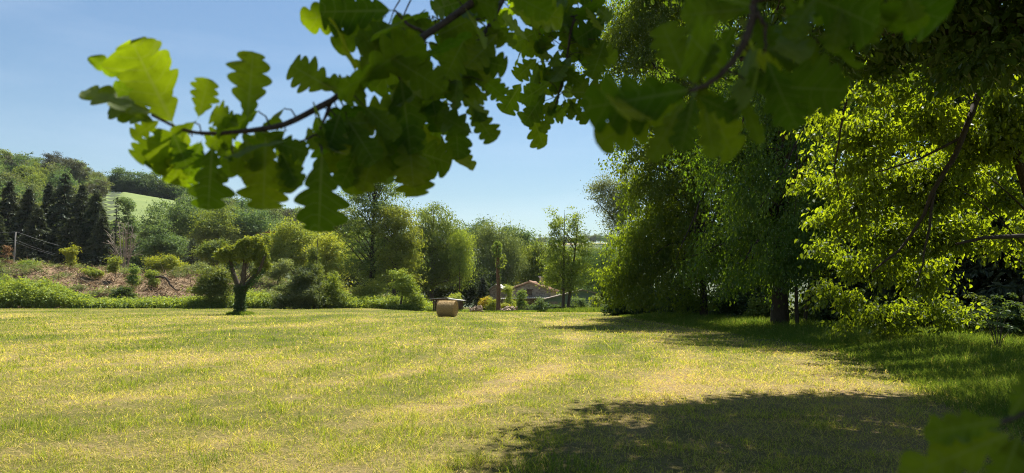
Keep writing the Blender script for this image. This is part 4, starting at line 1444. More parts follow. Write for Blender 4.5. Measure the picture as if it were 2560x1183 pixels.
B_('columnar_shrub', 'upright columnar shrub in front of the cottage porch', 'shrub', 1304, 97, [(1304, 742, 10, 16), (1304, 760, 9, 16)], 'leaf_mid', 60, 0.3, 60, 0.16, seed=308, tint0=0.6)
B_('sapling', 'wispy sapling at the left end of the cottage porch', 'sapling', 1273, 100, [(1272, 725, 10, 16), (1276, 752, 11, 18), (1268, 765, 8, 8)], 'leaf_bright', 60, 0.4, 45, 0.17, seed=309)
B_('flowering_broom', 'yellow flowering shrub left of the ivy clad stump', 'flowering shrub', 1213, 90, [(1212, 756, 11, 9), (1216, 748, 7, 7), (1208, 764, 7, 6)], 'flower', 36, 0.32, 50, 0.14, seed=310)
B_('bush', 'small green bush between the yellow flowers and the ivy clad stump', 'bush', 1232, 89, [(1231, 762, 11, 12), (1226, 770, 10, 6)], 'leaf_yellow', 40, 0.32, 60, 0.15, seed=311, tint0=0.3)
B_('bush', 'greyish round bush above the yellow flowers', 'bush', 1222, 93, [(1222, 747, 8, 7)], 'leaf_olive', 20, 0.3, 60, 0.15, seed=312)
B_('bush', 'low yellowish bush right of the ivy clad stump', 'bush', 1262, 90, [(1262, 766, 10, 8)], 'leaf_yellow', 26, 0.3, 55, 0.15, seed=313)
B_('bush', 'bright tall bush behind the left eave of the cottage', 'bush', 1290, 134, [(1283, 718, 14, 12), (1296, 712, 10, 8), (1300, 730, 18, 18), (1275, 740, 15, 20)], 'leaf_yellow', 60, 0.7, 60, 0.28, seed=314)
B_('bush', 'orange tinged bush behind the right eave of the cottage', 'bush', 1365, 132, [(1363, 712, 10, 7), (1370, 730, 14, 16)], 'leaf_yellow', 36, 0.6, 60, 0.28, seed=315, tint0=0.9)
B_('bush', 'leafy climber bush at the left corner of the green shed', 'bush', 1345, 98, [(1337, 768, 14, 9), (1352, 758, 8, 14), (1356, 770, 10, 8)], 'leaf_cool', 60, 0.35, 60, 0.16, seed=316)
B_('bush', 'dark bush before the green shed wall, above the trough', 'bush', 1378, 94, [(1372, 768, 14, 9), (1390, 772, 12, 8), (1405, 765, 10, 12)], 'leaf_dark', 60, 0.38, 60, 0.16, seed=317)
B_('bush', 'dark bush around the foot of the twin stemmed tree', 'bush', 1420, 82, [(1415, 775, 14, 8), (1432, 770, 10, 12), (1402, 772, 8, 8)], 'leaf_shade', 50, 0.36, 60, 0.15, seed=318)
B_('bush', 'ferny bush against the right part of the green shed', 'bush', 1455, 92, [(1448, 755, 12, 16), (1462, 768, 14, 10), (1440, 770, 12, 10)], 'leaf_cool', 60, 0.42, 55, 0.18, seed=319)
B_('bush', 'pale dusty bush right of the green shed', 'bush', 1500, 84, [(1495, 765, 16, 14), (1515, 770, 16, 12), (1490, 750, 8, 10)], 'leaf_olive', 80, 0.4, 60, 0.16, seed=320, tint0=0.8)
B_('sapling', 'bright young sapling on top of the brown bank', 'sapling', 176, 121, [(165, 630, 10, 8), (182, 626, 11, 10), (176, 645, 10, 10), (180, 656, 5, 8)], 'leaf_yellow', 50, 0.45, 46, 0.24, seed=321, base_py=668)
B_('bush', 'green bush on top of the bank near the left pole', 'bush', 76, 117, [(72, 660, 16, 10), (82, 672, 14, 12)], 'leaf_bright', 44, 0.5, 60, 0.22, seed=322, tint0=0.3)
B_('bush', 'bush on the bank under the bare tree', 'bush', 290, 112, [(290, 655, 13, 14), (284, 672, 12, 12)], 'leaf_bright', 44, 0.5, 50, 0.22, seed=323)
B_('sapling', 'upright sapling on the bank right of the bare tree', 'sapling', 334, 107, [(334, 675, 9, 14), (334, 700, 11, 20)], 'leaf_mid', 50, 0.45, 50, 0.2, seed=324, tint0=0.8)
B_('sapling', 'second upright sapling on the bank, further right above the fallen branch', 'sapling', 380, 108, [(380, 688, 11, 14), (384, 708, 9, 14)], 'leaf_bright', 44, 0.45, 50, 0.2, seed=325)
B_('bush', 'wide yellowish bush along the back of the bank', 'bush', 408, 120, [(385, 655, 24, 14), (420, 652, 26, 16), (445, 665, 28, 12), (402, 664, 30, 10)], 'leaf_yellow', 110, 0.6, 60, 0.24, seed=326, tint0=0.25)
B_('bush', 'low bush in the middle of the brown bank', 'bush', 228, 112, [(225, 676, 20, 9), (240, 684, 16, 8)], 'leaf_bright', 50, 0.45, 50, 0.2, seed=327, tint0=0.6)
B_('dead_sapling', 'brown withered little conifer beside the left pole', 'dead sapling', 19, 119, [(19, 640, 8, 8), (18, 622, 6, 12), (20, 656, 14, 6)], 'dead', 40, 0.42, 40, 0.2, seed=328)
B_('bush', 'dark bush at the foot of the brown bank under the saplings', 'bush', 318, 97, [(312, 728, 14, 12), (290, 735, 14, 9), (330, 738, 12, 9)], 'leaf_shade', 60, 0.4, 55, 0.18, seed=329)
B_('bush', 'greyish weedy bush on the bank behind the bare brush', 'bush', 480, 118, [(470, 672, 24, 10), (500, 668, 20, 10)], 'leaf_olive', 60, 0.5, 50, 0.22, seed=330, tint0=0.7)
B_('bush', 'olive bush behind the dark rounded bush, right of the pollard', 'bush', 690, 112, [(690, 680, 26, 18), (660, 668, 20, 12), (715, 665, 20, 22)], 'leaf_olive', 90, 0.55, 60, 0.22, seed=331, tint0=0.7)


def fallen_branch():
    Y = 103.5
    rng = RS(12)
    P = [at(px, py, Y) for px, py in ((388, 693), (402, 692), (414, 697), (424, 706), (428, 716), (444, 728))]
    o = np.array(P[2])
    b = MB()
    s = np.linspace(0, 1, 18)
    Q = np.stack([np.interp(s, np.linspace(0, 1, 6), np.array(P)[:, i]) for i in range(3)], -1) - o
    b.tube(wobble(Q, rng, 0.04), np.linspace(0.17, 0.09, 18), 8)
    for k in (3, 8, 12, 15):
        d = rng.normal(0, 0.5, 3)
        b.tube(wobble(bez(Q[k], Q[k] + d * 0.5, Q[k] + d * 1.2 + [0, 0, -0.2], 5), rng, 0.03), np.linspace(0.06, 0.02, 5), 5)
    o_ = b.build('fallen_branch', M['bark_dark'], loc=o, smooth=True)
    tag(o_, 'crooked dark fallen branch on the brown bank', 'branch')


fallen_branch()


def bank_stuff():
    """nettles and brambles along the meadow's end, cut brush and weeds on the bank"""
    rng = RS(33)
    P = [0, 60, 130, 180, 215, 245, 330, 480, 580, 625, 690, 705, 800, 900, 1000, 1060, 1085]
    Hh = [64, 68, 60, 42, 28, 18, 20, 22, 28, 38, 32, 6, 22, 26, 26, 16, 8]
    n_cl = 4200
    Y = 91.5 + 5.0 * rng.random(n_cl)
    px = rng.uniform(-150, 1085, n_cl)
    h = np.interp(px, P, Hh) * ppm(94) * (0.75 + 0.7 * fbm(px / 14, Y * 0.6, 5, 3)) * np.clip(0.45 + (Y - 91.5) / 5, 0.45, 1)
    keep = (h > 0.25) & ~((px > 690) & (px < 712))
    px, Y, h = px[keep], Y[keep], h[keep]
    x = (px - 1280) / F_PX * Y
    zb = np.where(Y > 93.5, bank_z(x, Y), meadow_z(x, Y))
    zb = np.minimum(zb, 1.2)
    z = zb + h * rng.random(len(px)) ** 0.55
    b = MB()
    C = np.stack([x, Y, z], -1)
    scatter_leaves(b, rng, C, np.tile([0, -0.5, 0.6], (len(C), 1)), 0.5, 40, 0.27, 0.5, tint0=0.5, tspread=0.24, flat=0.8)
    o = b.build('undergrowth', M['leaf_mid'])
    o.data.materials[0] = M['leaf_bright']
    tag(o, 'green nettles and brambles along the far left edge of the meadow', 'undergrowth', kind='stuff')
    # weeds scattered over the bank
    n_cl = 1700
    Y = rng.uniform(97, 128, n_cl)
    px = rng.uniform(-150, 1060, n_cl)
    x = (px - 1280) / F_PX * Y
    k = (fbm(x * 0.12, Y * 0.12, 14, 3) + 0.25 * sstep(520, 760, px) + 0.15 * sstep(112, 124, Y) > 0.47)
    px, x, Y = px[k], x[k], Y[k]
    C = np.stack([x, Y, bank_z(x, Y) + rng.uniform(0.1, 0.55, len(x))], -1)
    b = MB()
    scatter_leaves(b, rng, C, np.tile([0, 0, 1.0], (len(C), 1)), 0.75, 60, 0.32, 0.35, tint0=0.5, tspread=0.3)
    o = b.build('weeds', M['leaf_olive'])
    tag(o, 'weeds growing over the cleared brown bank', 'weeds', kind='stuff')
    # cut brush
    b = MB()
    n = 9000
    Y = rng.uniform(96, 124, n)
    px = rng.uniform(-120, 1010, n)
    x = (px - 1280) / F_PX * Y
    z = bank_z(x, Y)
    for i in range(n):
        a, e = rng.uniform(0, 2 * pi), abs(rng.normal(0.1, 0.42))
        L = rng.uniform(0.3, 1.9)
        d = np.array([cos(a) * cos(e), sin(a) * cos(e), sin(e)]) * L
        p = np.array([x[i], Y[i], z[i] + 0.05])
        q = bez(p, p + d * 0.5 + [0, 0, L * 0.16], p + d, 4)
        q[1:, 2] = np.maximum(q[1:, 2], [float(bank_z(a_, b_)) + 0.03 for a_, b_ in q[1:, :2]])
        b.tube(q, np.linspace(0.035, 0.012, 4) * rng.uniform(0.6, 1.6), 4, tint=rng.random())
    o = b.build('cut_brush', M['straw_brush'])
    tag(o, 'cut brown brushwood lying on the cleared bank', 'brushwood', kind='stuff')


M['straw_brush'] = blade_mat('cut_brushwood', [(0, (0.06, 0.036, 0.024)), (0.45, (0.20, 0.135, 0.078)), (0.75, (0.36, 0.26, 0.15)), (1, (0.5, 0.42, 0.28))], tf=0.02)
bank_stuff()

# ------------------------------------------------------------------ the wood on the right
T('lime_tree', 'big leafy tree with drooping boughs at the left end of the right hand wood', 'tree', 1757, 46,
  [(1600, 60, 105, 130), (1545, 110, 70, 80), (1640, 0, 120, 130), (1700, 200, 130, 150), (1640, 230, 80, 70), (1660, 330, 105, 90), (1630, 440, 70, 60), (1590, 440, 36, 34), (1700, 480, 120, 90), (1612, 560, 68, 60), (1680, 620, 120, 80), (1570, 670, 70, 55), (1640, 720, 90, 45), (1560, 730, 40, 28, 2), (1740, 720, 80, 40), (1780, 350, 100, 150), (1740, -60, 160, 150)],
  'leaf_lime', 820, 0.75, 100, 0.165, 0.20, sweep=(-0.75, -0.25, -0.8), wild=0.45, seed=401, n_limb=60, hexa=True, bark='bark_dark', droop=0.8, dep=0.75, limb_r=0.09, zmin=1.0,
  extra=[([(1812, 380, 43), (1790, 420, 42), (1755, 480, 41.5), (1740, 540, 41), (1738, 585, 41)], 0.10, 0.03), ([(1745, 520, 41.5), (1710, 600, 41), (1690, 650, 41)], 0.05, 0.02)])
T('lime_tree', 'massive dark trunked tree whose shaded crown fills the middle of the right hand wood', 'tree', 1950, 34,
  [(1900, 120, 200, 170), (1830, 330, 120, 150), (1960, 330, 150, 160), (1840, 520, 110, 100), (1960, 520, 140, 100), (1900, 640, 130, 70), (1800, 640, 80, 60), (2080, 220, 160, 180), (2060, 450, 110, 120), (1950, -150, 260, 180), (1950, 600, 110, 75, -4), (1930, 400, 130, 130, -5), (1960, 200, 150, 130, -5), (1880, 680, 70, 35, -3), (1960, 665, 60, 40, -4), (2010, 560, 70, 70, -4)],
  'leaf_lime', 740, 0.72, 105, 0.14, 0.34, sweep=(-0.6, -0.4, -0.9), wild=0.45, seed=402, n_limb=70, hexa=True, bark='bark_dark', droop=0.6, dep=0.8, limb_r=0.12, tint0=0.3, zmin=2.5,
  extra=[([(2080, 180, 29), (2000, 330, 28.5), (1960, 420, 28), (1900, 520, 28)], 0.07, 0.02), ([(1930, 60, 30), (1880, 220, 29), (1850, 330, 28.5), (1790, 420, 28.5)], 0.06, 0.015), ([(1990, 360, 28.4), (1995, 450, 28), (1985, 540, 28)], 0.035, 0.01)])
T('young_tree', 'thin straight stem close to the massive dark trunk', 'tree', 1985, 33.5, [(1990, 640, 40, 40), (1985, 580, 40, 40)], 'leaf_lime', 40, 0.6, 80, 0.13, 0.09, seed=403, n_limb=10, hexa=True, bark='bark_dark', zmin=1.5)
T('young_tree', 'leaning thin stem right of the massive dark trunk', 'tree', 2003, 35, [(2035, 650, 40, 40), (2040, 600, 40, 40)], 'leaf_lime', 40, 0.6, 80, 0.13, 0.10, seed=404, n_limb=10, hexa=True, bark='bark_dark', zmin=1.5, top=(2030, 640))
T('lime_tree', 'near tree with bright backlit yellow green boughs at the right', 'tree', 2690, 20,
  [*[(a, b, c, d, (b - 520) * 0.009) for a, b, c, d in (
    (2090, 270, 80, 40), (2230, 205, 120, 45), (2060, 420, 60, 40), (2180, 340, 120, 70), (2300, 270, 130, 80), (2450, 330, 120, 90), (2230, 450, 150, 70), (2370, 430, 130, 90), (2130, 520, 80, 40), (2280, 560, 120, 50), (2420, 560, 110, 70), (2080, 600, 50, 28), (2200, 640, 110, 35), (2330, 660, 90, 40), (2075, 705, 55, 20),
    (2140, 740, 70, 28), (2260, 760, 90, 34), (2380, 745, 55, 35), (2120, 795, 45, 13), (2240, 812, 65, 17), (2215, 848, 40, 10), (2300, 835, 40, 12), (2520, 480, 80, 120), (2560, 250, 100, 120), (2400, 150, 170, 50), (2620, 560, 100, 130))]],
  'leaf_lime', 520, 0.46, 66, 0.135, 0.30, sweep=(-0.6, -0.2, -0.3), wild=0.5, seed=405, n_limb=8, hexa=True, bark='bark_dark', droop=0.5, flat=0.35, dep=0.45, limb_r=0.035, twigs=4, up=0.5, zmin=0.5, tint0=0.6,
  extra=[([(2640, 120, 18), (2520, 170, 18), (2450, 215, 17.5), (2428, 290, 17), (2385, 400, 17), (2335, 480, 17), (2315, 540, 17), (2255, 620, 17), (2180, 680, 17)], 0.11, 0.02),
         ([(2428, 290, 17), (2400, 345, 17), (2300, 400, 17), (2190, 430, 17)], 0.05, 0.015), ([(2335, 480, 17), (2325, 560, 16.8), (2305, 640, 16.6), (2290, 720, 16.5)], 0.04, 0.012),
         ([(2120, 250, 17), (2100, 330, 17), (2085, 420, 17.2), (2100, 500, 17.4)], 0.03, 0.01), ([(2640, 560, 18), (2560, 590, 18), (2460, 600, 17.5), (2390, 610, 17.5)], 0.08, 0.03)])
WG = 'background trees of the right hand wood'
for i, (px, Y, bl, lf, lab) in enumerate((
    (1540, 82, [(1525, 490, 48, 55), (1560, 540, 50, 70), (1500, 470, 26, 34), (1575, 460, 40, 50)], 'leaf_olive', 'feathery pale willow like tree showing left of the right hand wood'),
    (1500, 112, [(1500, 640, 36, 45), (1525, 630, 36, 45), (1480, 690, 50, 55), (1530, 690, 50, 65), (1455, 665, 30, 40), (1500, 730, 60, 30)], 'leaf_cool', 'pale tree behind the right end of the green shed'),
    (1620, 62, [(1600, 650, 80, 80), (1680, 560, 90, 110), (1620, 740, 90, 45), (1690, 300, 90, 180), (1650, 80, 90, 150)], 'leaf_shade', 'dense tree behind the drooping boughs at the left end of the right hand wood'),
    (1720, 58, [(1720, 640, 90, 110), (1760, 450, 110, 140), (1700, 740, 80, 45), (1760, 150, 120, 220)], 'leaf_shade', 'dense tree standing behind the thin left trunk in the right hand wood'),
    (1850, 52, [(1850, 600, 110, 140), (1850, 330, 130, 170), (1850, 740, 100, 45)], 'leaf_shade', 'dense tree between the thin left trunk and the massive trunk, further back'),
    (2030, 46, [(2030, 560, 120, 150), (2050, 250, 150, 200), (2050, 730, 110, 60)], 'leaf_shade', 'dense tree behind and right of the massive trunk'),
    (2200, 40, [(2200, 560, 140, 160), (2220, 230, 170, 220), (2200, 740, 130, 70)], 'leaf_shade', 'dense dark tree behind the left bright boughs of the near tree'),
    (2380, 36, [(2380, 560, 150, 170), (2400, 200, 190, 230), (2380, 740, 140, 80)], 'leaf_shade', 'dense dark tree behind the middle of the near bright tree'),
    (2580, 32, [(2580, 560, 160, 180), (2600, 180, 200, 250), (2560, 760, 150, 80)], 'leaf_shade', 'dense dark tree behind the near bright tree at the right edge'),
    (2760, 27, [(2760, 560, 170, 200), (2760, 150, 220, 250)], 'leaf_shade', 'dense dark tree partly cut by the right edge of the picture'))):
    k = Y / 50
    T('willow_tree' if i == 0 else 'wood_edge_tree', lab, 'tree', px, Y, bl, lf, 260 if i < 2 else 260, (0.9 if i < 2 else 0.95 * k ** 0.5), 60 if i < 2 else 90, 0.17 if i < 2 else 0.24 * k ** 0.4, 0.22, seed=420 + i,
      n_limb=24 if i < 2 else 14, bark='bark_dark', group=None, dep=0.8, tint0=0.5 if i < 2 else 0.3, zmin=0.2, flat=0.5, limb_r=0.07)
for i, (px, top, Y, R, lab) in enumerate(((2480, 330, 31, 190, 'dark conifer deep in the shade behind the near bright tree'), (2650, 200, 29, 220, 'dark conifer at the right edge of the picture, deep in the shade'), (2170, 380, 44, 130, 'dark conifer in the shade right of the massive trunk'),
                                          (1880, 560, 54, 70, 'short dark conifer in the shade left of the massive trunk'), (2320, 420, 37, 140, 'dark conifer in the shade between the two larger conifers and the massive trunk'))):
    conifer('yew_tree', lab, px, top, Y, R, 450 + i, n_whorl=44, leaf_n=60, L=0.5 if Y < 40 else 0.6, droop=0.35, bare=0.0, pw=0.55)
# low growth along the wood's foot
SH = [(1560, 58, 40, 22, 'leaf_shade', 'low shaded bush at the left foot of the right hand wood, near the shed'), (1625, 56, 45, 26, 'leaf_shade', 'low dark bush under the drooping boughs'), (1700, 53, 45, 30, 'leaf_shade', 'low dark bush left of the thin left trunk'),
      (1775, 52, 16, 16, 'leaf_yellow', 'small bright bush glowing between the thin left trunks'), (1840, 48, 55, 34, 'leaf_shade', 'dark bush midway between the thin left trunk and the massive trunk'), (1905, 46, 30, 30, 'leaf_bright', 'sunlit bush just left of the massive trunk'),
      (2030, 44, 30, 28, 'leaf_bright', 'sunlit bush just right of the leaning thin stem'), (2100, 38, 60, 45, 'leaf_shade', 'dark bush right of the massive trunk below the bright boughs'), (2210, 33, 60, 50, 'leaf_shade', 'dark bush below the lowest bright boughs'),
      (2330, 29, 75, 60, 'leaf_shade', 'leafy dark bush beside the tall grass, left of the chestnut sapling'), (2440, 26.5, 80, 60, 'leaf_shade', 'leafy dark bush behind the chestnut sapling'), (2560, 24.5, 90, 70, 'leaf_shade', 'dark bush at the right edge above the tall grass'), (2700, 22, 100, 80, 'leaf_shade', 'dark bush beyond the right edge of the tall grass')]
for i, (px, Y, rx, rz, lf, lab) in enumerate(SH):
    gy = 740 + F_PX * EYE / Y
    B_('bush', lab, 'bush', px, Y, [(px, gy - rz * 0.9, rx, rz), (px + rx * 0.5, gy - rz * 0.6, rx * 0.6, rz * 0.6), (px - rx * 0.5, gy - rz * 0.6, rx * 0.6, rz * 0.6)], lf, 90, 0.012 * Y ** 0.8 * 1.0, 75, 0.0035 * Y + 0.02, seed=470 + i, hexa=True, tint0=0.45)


def chestnut():
    Y = 19.0
    c = at(2490, 800, Y)
    gz = ground_z(c[0], Y)
    root = empty('chestnut_sapling', (c[0], Y, gz), 'chestnut sapling with fans of pale leaves in the dark wood edge', 'sapling')
    rng = RS(55)
    wb, cb = MB(), MB()
    for k in range(7):
        tp = at(2490 + rng.uniform(-45, 45), 790 + rng.uniform(-25, 40), Y + rng.uniform(-0.4, 0.4)) - np.array([c[0], Y, gz])
        if k == 0:
            tp = at(2503, 786, Y) - np.array([c[0], Y, gz])
        wb.tube(wobble(bez(np.array([0, 0, -0.05]), np.array([tp[0] * 0.3, tp[1] * 0.3, tp[2] * 0.8]), tp, 7), rng, 0.01), np.linspace(0.016, 0.005, 7), 5)
        for j in range(7):
            a = j * 2 * pi / 7 + rng.normal(0, 0.1)
            d = np.array([[cos(a), sin(a) * 0.7, 0.35 * sin(a) - 0.15]])
            l = rng.uniform(0.16, 0.24)
            leaf_cloud(cb, tp[None], d, np.array([[0.1, -0.55, 0.8]]), np.array([l]), np.array([l * 0.34]), np.array([rng.uniform(0.5, 1)]), True)
    wb.build('stem', M['bark'], root, smooth=True)
    cb.build('foliage', M['leaf_cool'], root)


chestnut()

# ------------------------------------------------------------------ the oak over the camera


def oak_leaf_mat(name, c1, c2, trans, tf=0.5):
    m, t, out = nt(name)
    a = N(t, 'ShaderNodeAttribute', _attribute_name='tint')
    v = N(t, 'ShaderNodeAttribute', _attribute_name='vein')
    mid = N(t, 'ShaderNodeAttribute', _attribute_name='midrib')
    col = ramp(t, a.outputs['Fac'], [(0.0, c1), (1.0, c2)])
    fr = N(t, 'ShaderNodeMath', _operation='FRACT')
    t.links.new(v.outputs['Fac'], fr.inputs[0])
    vm = ramp(t, fr.outputs[0], [(0.0, (0, 0, 0)), (0.44, (0, 0, 0)), (0.5, (1, 1, 1)), (0.56, (0, 0, 0))])
    mm = ramp(t, mid.outputs['Fac'], [(0.0, (1, 1, 1)), (0.09, (0, 0, 0))])
    vein = mixc(t, 1.0, vm, mm, 'LIGHTEN')
    tc = t.nodes.new('ShaderNodeTexCoord')
    n = N(t, 'ShaderNodeTexNoise', Scale=70.0, Detail=5, Roughness=0.6)
    t.links.new(tc.outputs['Object'], n.inputs['Vector'])
    mott = ramp(t, n.outputs[0], [(0.27, (0.62, 0.58, 0.45)), (0.4, (0.88, 0.88, 0.86)), (0.7, (1.14, 1.1, 1.1))])
    col = mixc(t, 1.0, col, mott, 'MULTIPLY')
    d = t.nodes.new('ShaderNodeBsdfDiffuse')
    vs = N(t, 'ShaderNodeMath', _operation='MULTIPLY')
    vs.inputs[1].default_value = 0.5
    t.links.new(vein, vs.inputs[0])
    t.links.new(mixc(t, vs.outputs[0], col, (0.22, 0.27, 0.10)), d.inputs[0])
    tr = t.nodes.new('ShaderNodeBsdfTranslucent')
    tcl = mixc(t, 1.0, col, trans, 'MULTIPLY')
    t.links.new(mixc(t, vs.outputs[0], tcl, (0.34, 0.40, 0.05)), tr.inputs[0])
    mx = N(t, 'ShaderNodeMixShader', Fac=tf)
    t.links.new(d.outputs[0], mx.inputs[1])
    t.links.new(tr.outputs[0], mx.inputs[2])
    g_ = N(t, 'ShaderNodeBsdfGlossy', Roughness=0.7)
    b = N(t, 'ShaderNodeBump', Strength=0.25, Distance=0.002)
    t.links.new(vein, b.inputs['Height'])
    t.links.new(b.outputs[0], g_.inputs['Normal'])
    lw = N(t, 'ShaderNodeFresnel', IOR=1.4)
    m2 = t.nodes.new('ShaderNodeMixShader')
    lm = N(t, 'ShaderNodeMath', _operation='MULTIPLY')
    lm.inputs[1].default_value = 0.04
    t.links.new(lw.outputs[0], lm.inputs[0])
    t.links.new(lm.outputs[0], m2.inputs[0])
    t.links.new(mx.outputs[0], m2.inputs[1])
    t.links.new(g_.outputs[0], m2.inputs[2])
    t.links.new(m2.outputs[0], out.inputs[0])
    return m


M['oak'] = oak_leaf_mat('oak_leaf', (0.04, 0.085, 0.011), (0.085, 0.135, 0.018), (4.4, 3.8, 0.3))
M['leaf_oak_far'] = leaf_mat('oak_leaf_canopy', (0.035, 0.07, 0.012), (0.07, 0.11, 0.02), trans=(2.2, 2.0, 0.35), gloss=0.02)


class LeafMB(MB):
    def __init__(self):
        super().__init__()
        self.vein, self.mid = [], []

    def finish(self, name, mat, parent):
        o = self.build(name, mat, parent, smooth=True)
        for nm, arr in (('vein', self.vein), ('midrib', self.mid)):
            a = o.data.attributes.new(nm, 'FLOAT', 'POINT')
            a.data.foreach_set('value', np.concatenate(arr).astype(np.float32))
        return o


NS, NJ = 72, 7


def oak_leaf(b, base, tip, nrm, ratio, rng, tint=None, lobes=None, bend=None, cup=None):
    L = np.linalg.norm(tip - base)
    ax = (tip - base) / L
    sd = unit(np.cross(nrm, ax))
    nr = np.cross(ax, sd)
    s = np.linspace(0, 1, NS)
    q = np.clip((s - 0.05) / 0.95, 0, 1)
    e = q ** 0.85 * (1 - q) ** 0.40
    e = e / e.max() * 0.5 * ratio * L
    lobes = lobes or rng.uniform(3.7, 5.0)
    dep = rng.uniform(0.42, 0.6)
    bend = rng.uniform(-0.06, 0.16) if bend is None else bend
    cup = rng.uniform(-0.2, 0.3) if cup is None else cup
    wav = rng.uniform(0.02, 0.06)
    ph = rng.uniform(0, 6.28)
    j = np.linspace(-1, 1, NJ)
    hw = []
    for sg in (0, 1):
        phi = rng.uniform(-0.3, 0.3) + 0.18
        lob = np.abs(np.sin(pi * (lobes * q ** 1.05 + phi))) ** 0.55
        f = 1 - dep * (1 - lob) * np.clip(q * 4, 0, 1) * (1 - 0.35 * sstep(0.85, 1, q))
        jit = 1 + 0.10 * np.interp(q, np.linspace(0, 1, 8), rng.normal(0, 1.25, 8))
        hw.append(np.maximum(e * f * jit, 0.006 * L * (1 - q)))
    H = np.where(j[None] < 0, hw[0][:, None], hw[1][:, None])
    lat = H * j[None]
    along = (s * L)[:, None] + 0.16 * np.abs(lat) * (1 - s[:, None] ** 3)
    h = cup * lat ** 2 / (0.35 * L) - bend * L * (s[:, None] ** 2) + wav * L * np.sin(s[:, None] * 11 + ph + j[None] * 1.5) * np.abs(j[None]) ** 2 * 0.6 * np.clip(s[:, None] * 3, 0, 1)
    v = base + along[..., None] * ax + lat[..., None] * sd + h[..., None] * nr
    i, k = np.meshgrid(np.arange(NS - 1), np.arange(NJ - 1), indexing='ij')
    a = (i * NJ + k).ravel()
    t_ = rng.random() if tint is None else tint
    b.add(v.reshape(-1, 3), np.stack([a, a + 1, a + NJ + 1, a + NJ], -1), t_)
    env = np.maximum(e, 1e-4)[:, None]
    b.vein.append((s[:, None] * 7.0 - np.abs(lat) / env * 1.1 + np.where(j[None] < 0, 0.4, 0)).ravel())
    b.mid.append((np.abs(lat) / (0.5 * ratio * L) / np.clip(1.25 - s[:, None], 0.3, 1)).ravel())


def seg(path, n):
    P = np.array([at(*p) for p in path])
    s = np.linspace(0, 1, n)
    k = np.linspace(0, 1, len(P))
    # smooth through the points
    Q = np.stack([np.interp(s, k, P[:, i]) for i in range(3)], -1)
    for _ in range(3):
        Q[1:-1] = (Q[:-2] + 2 * Q[1:-1] + Q[2:]) / 4
    return Q


OAK = np.array([10.5, 6.5, 0.0])


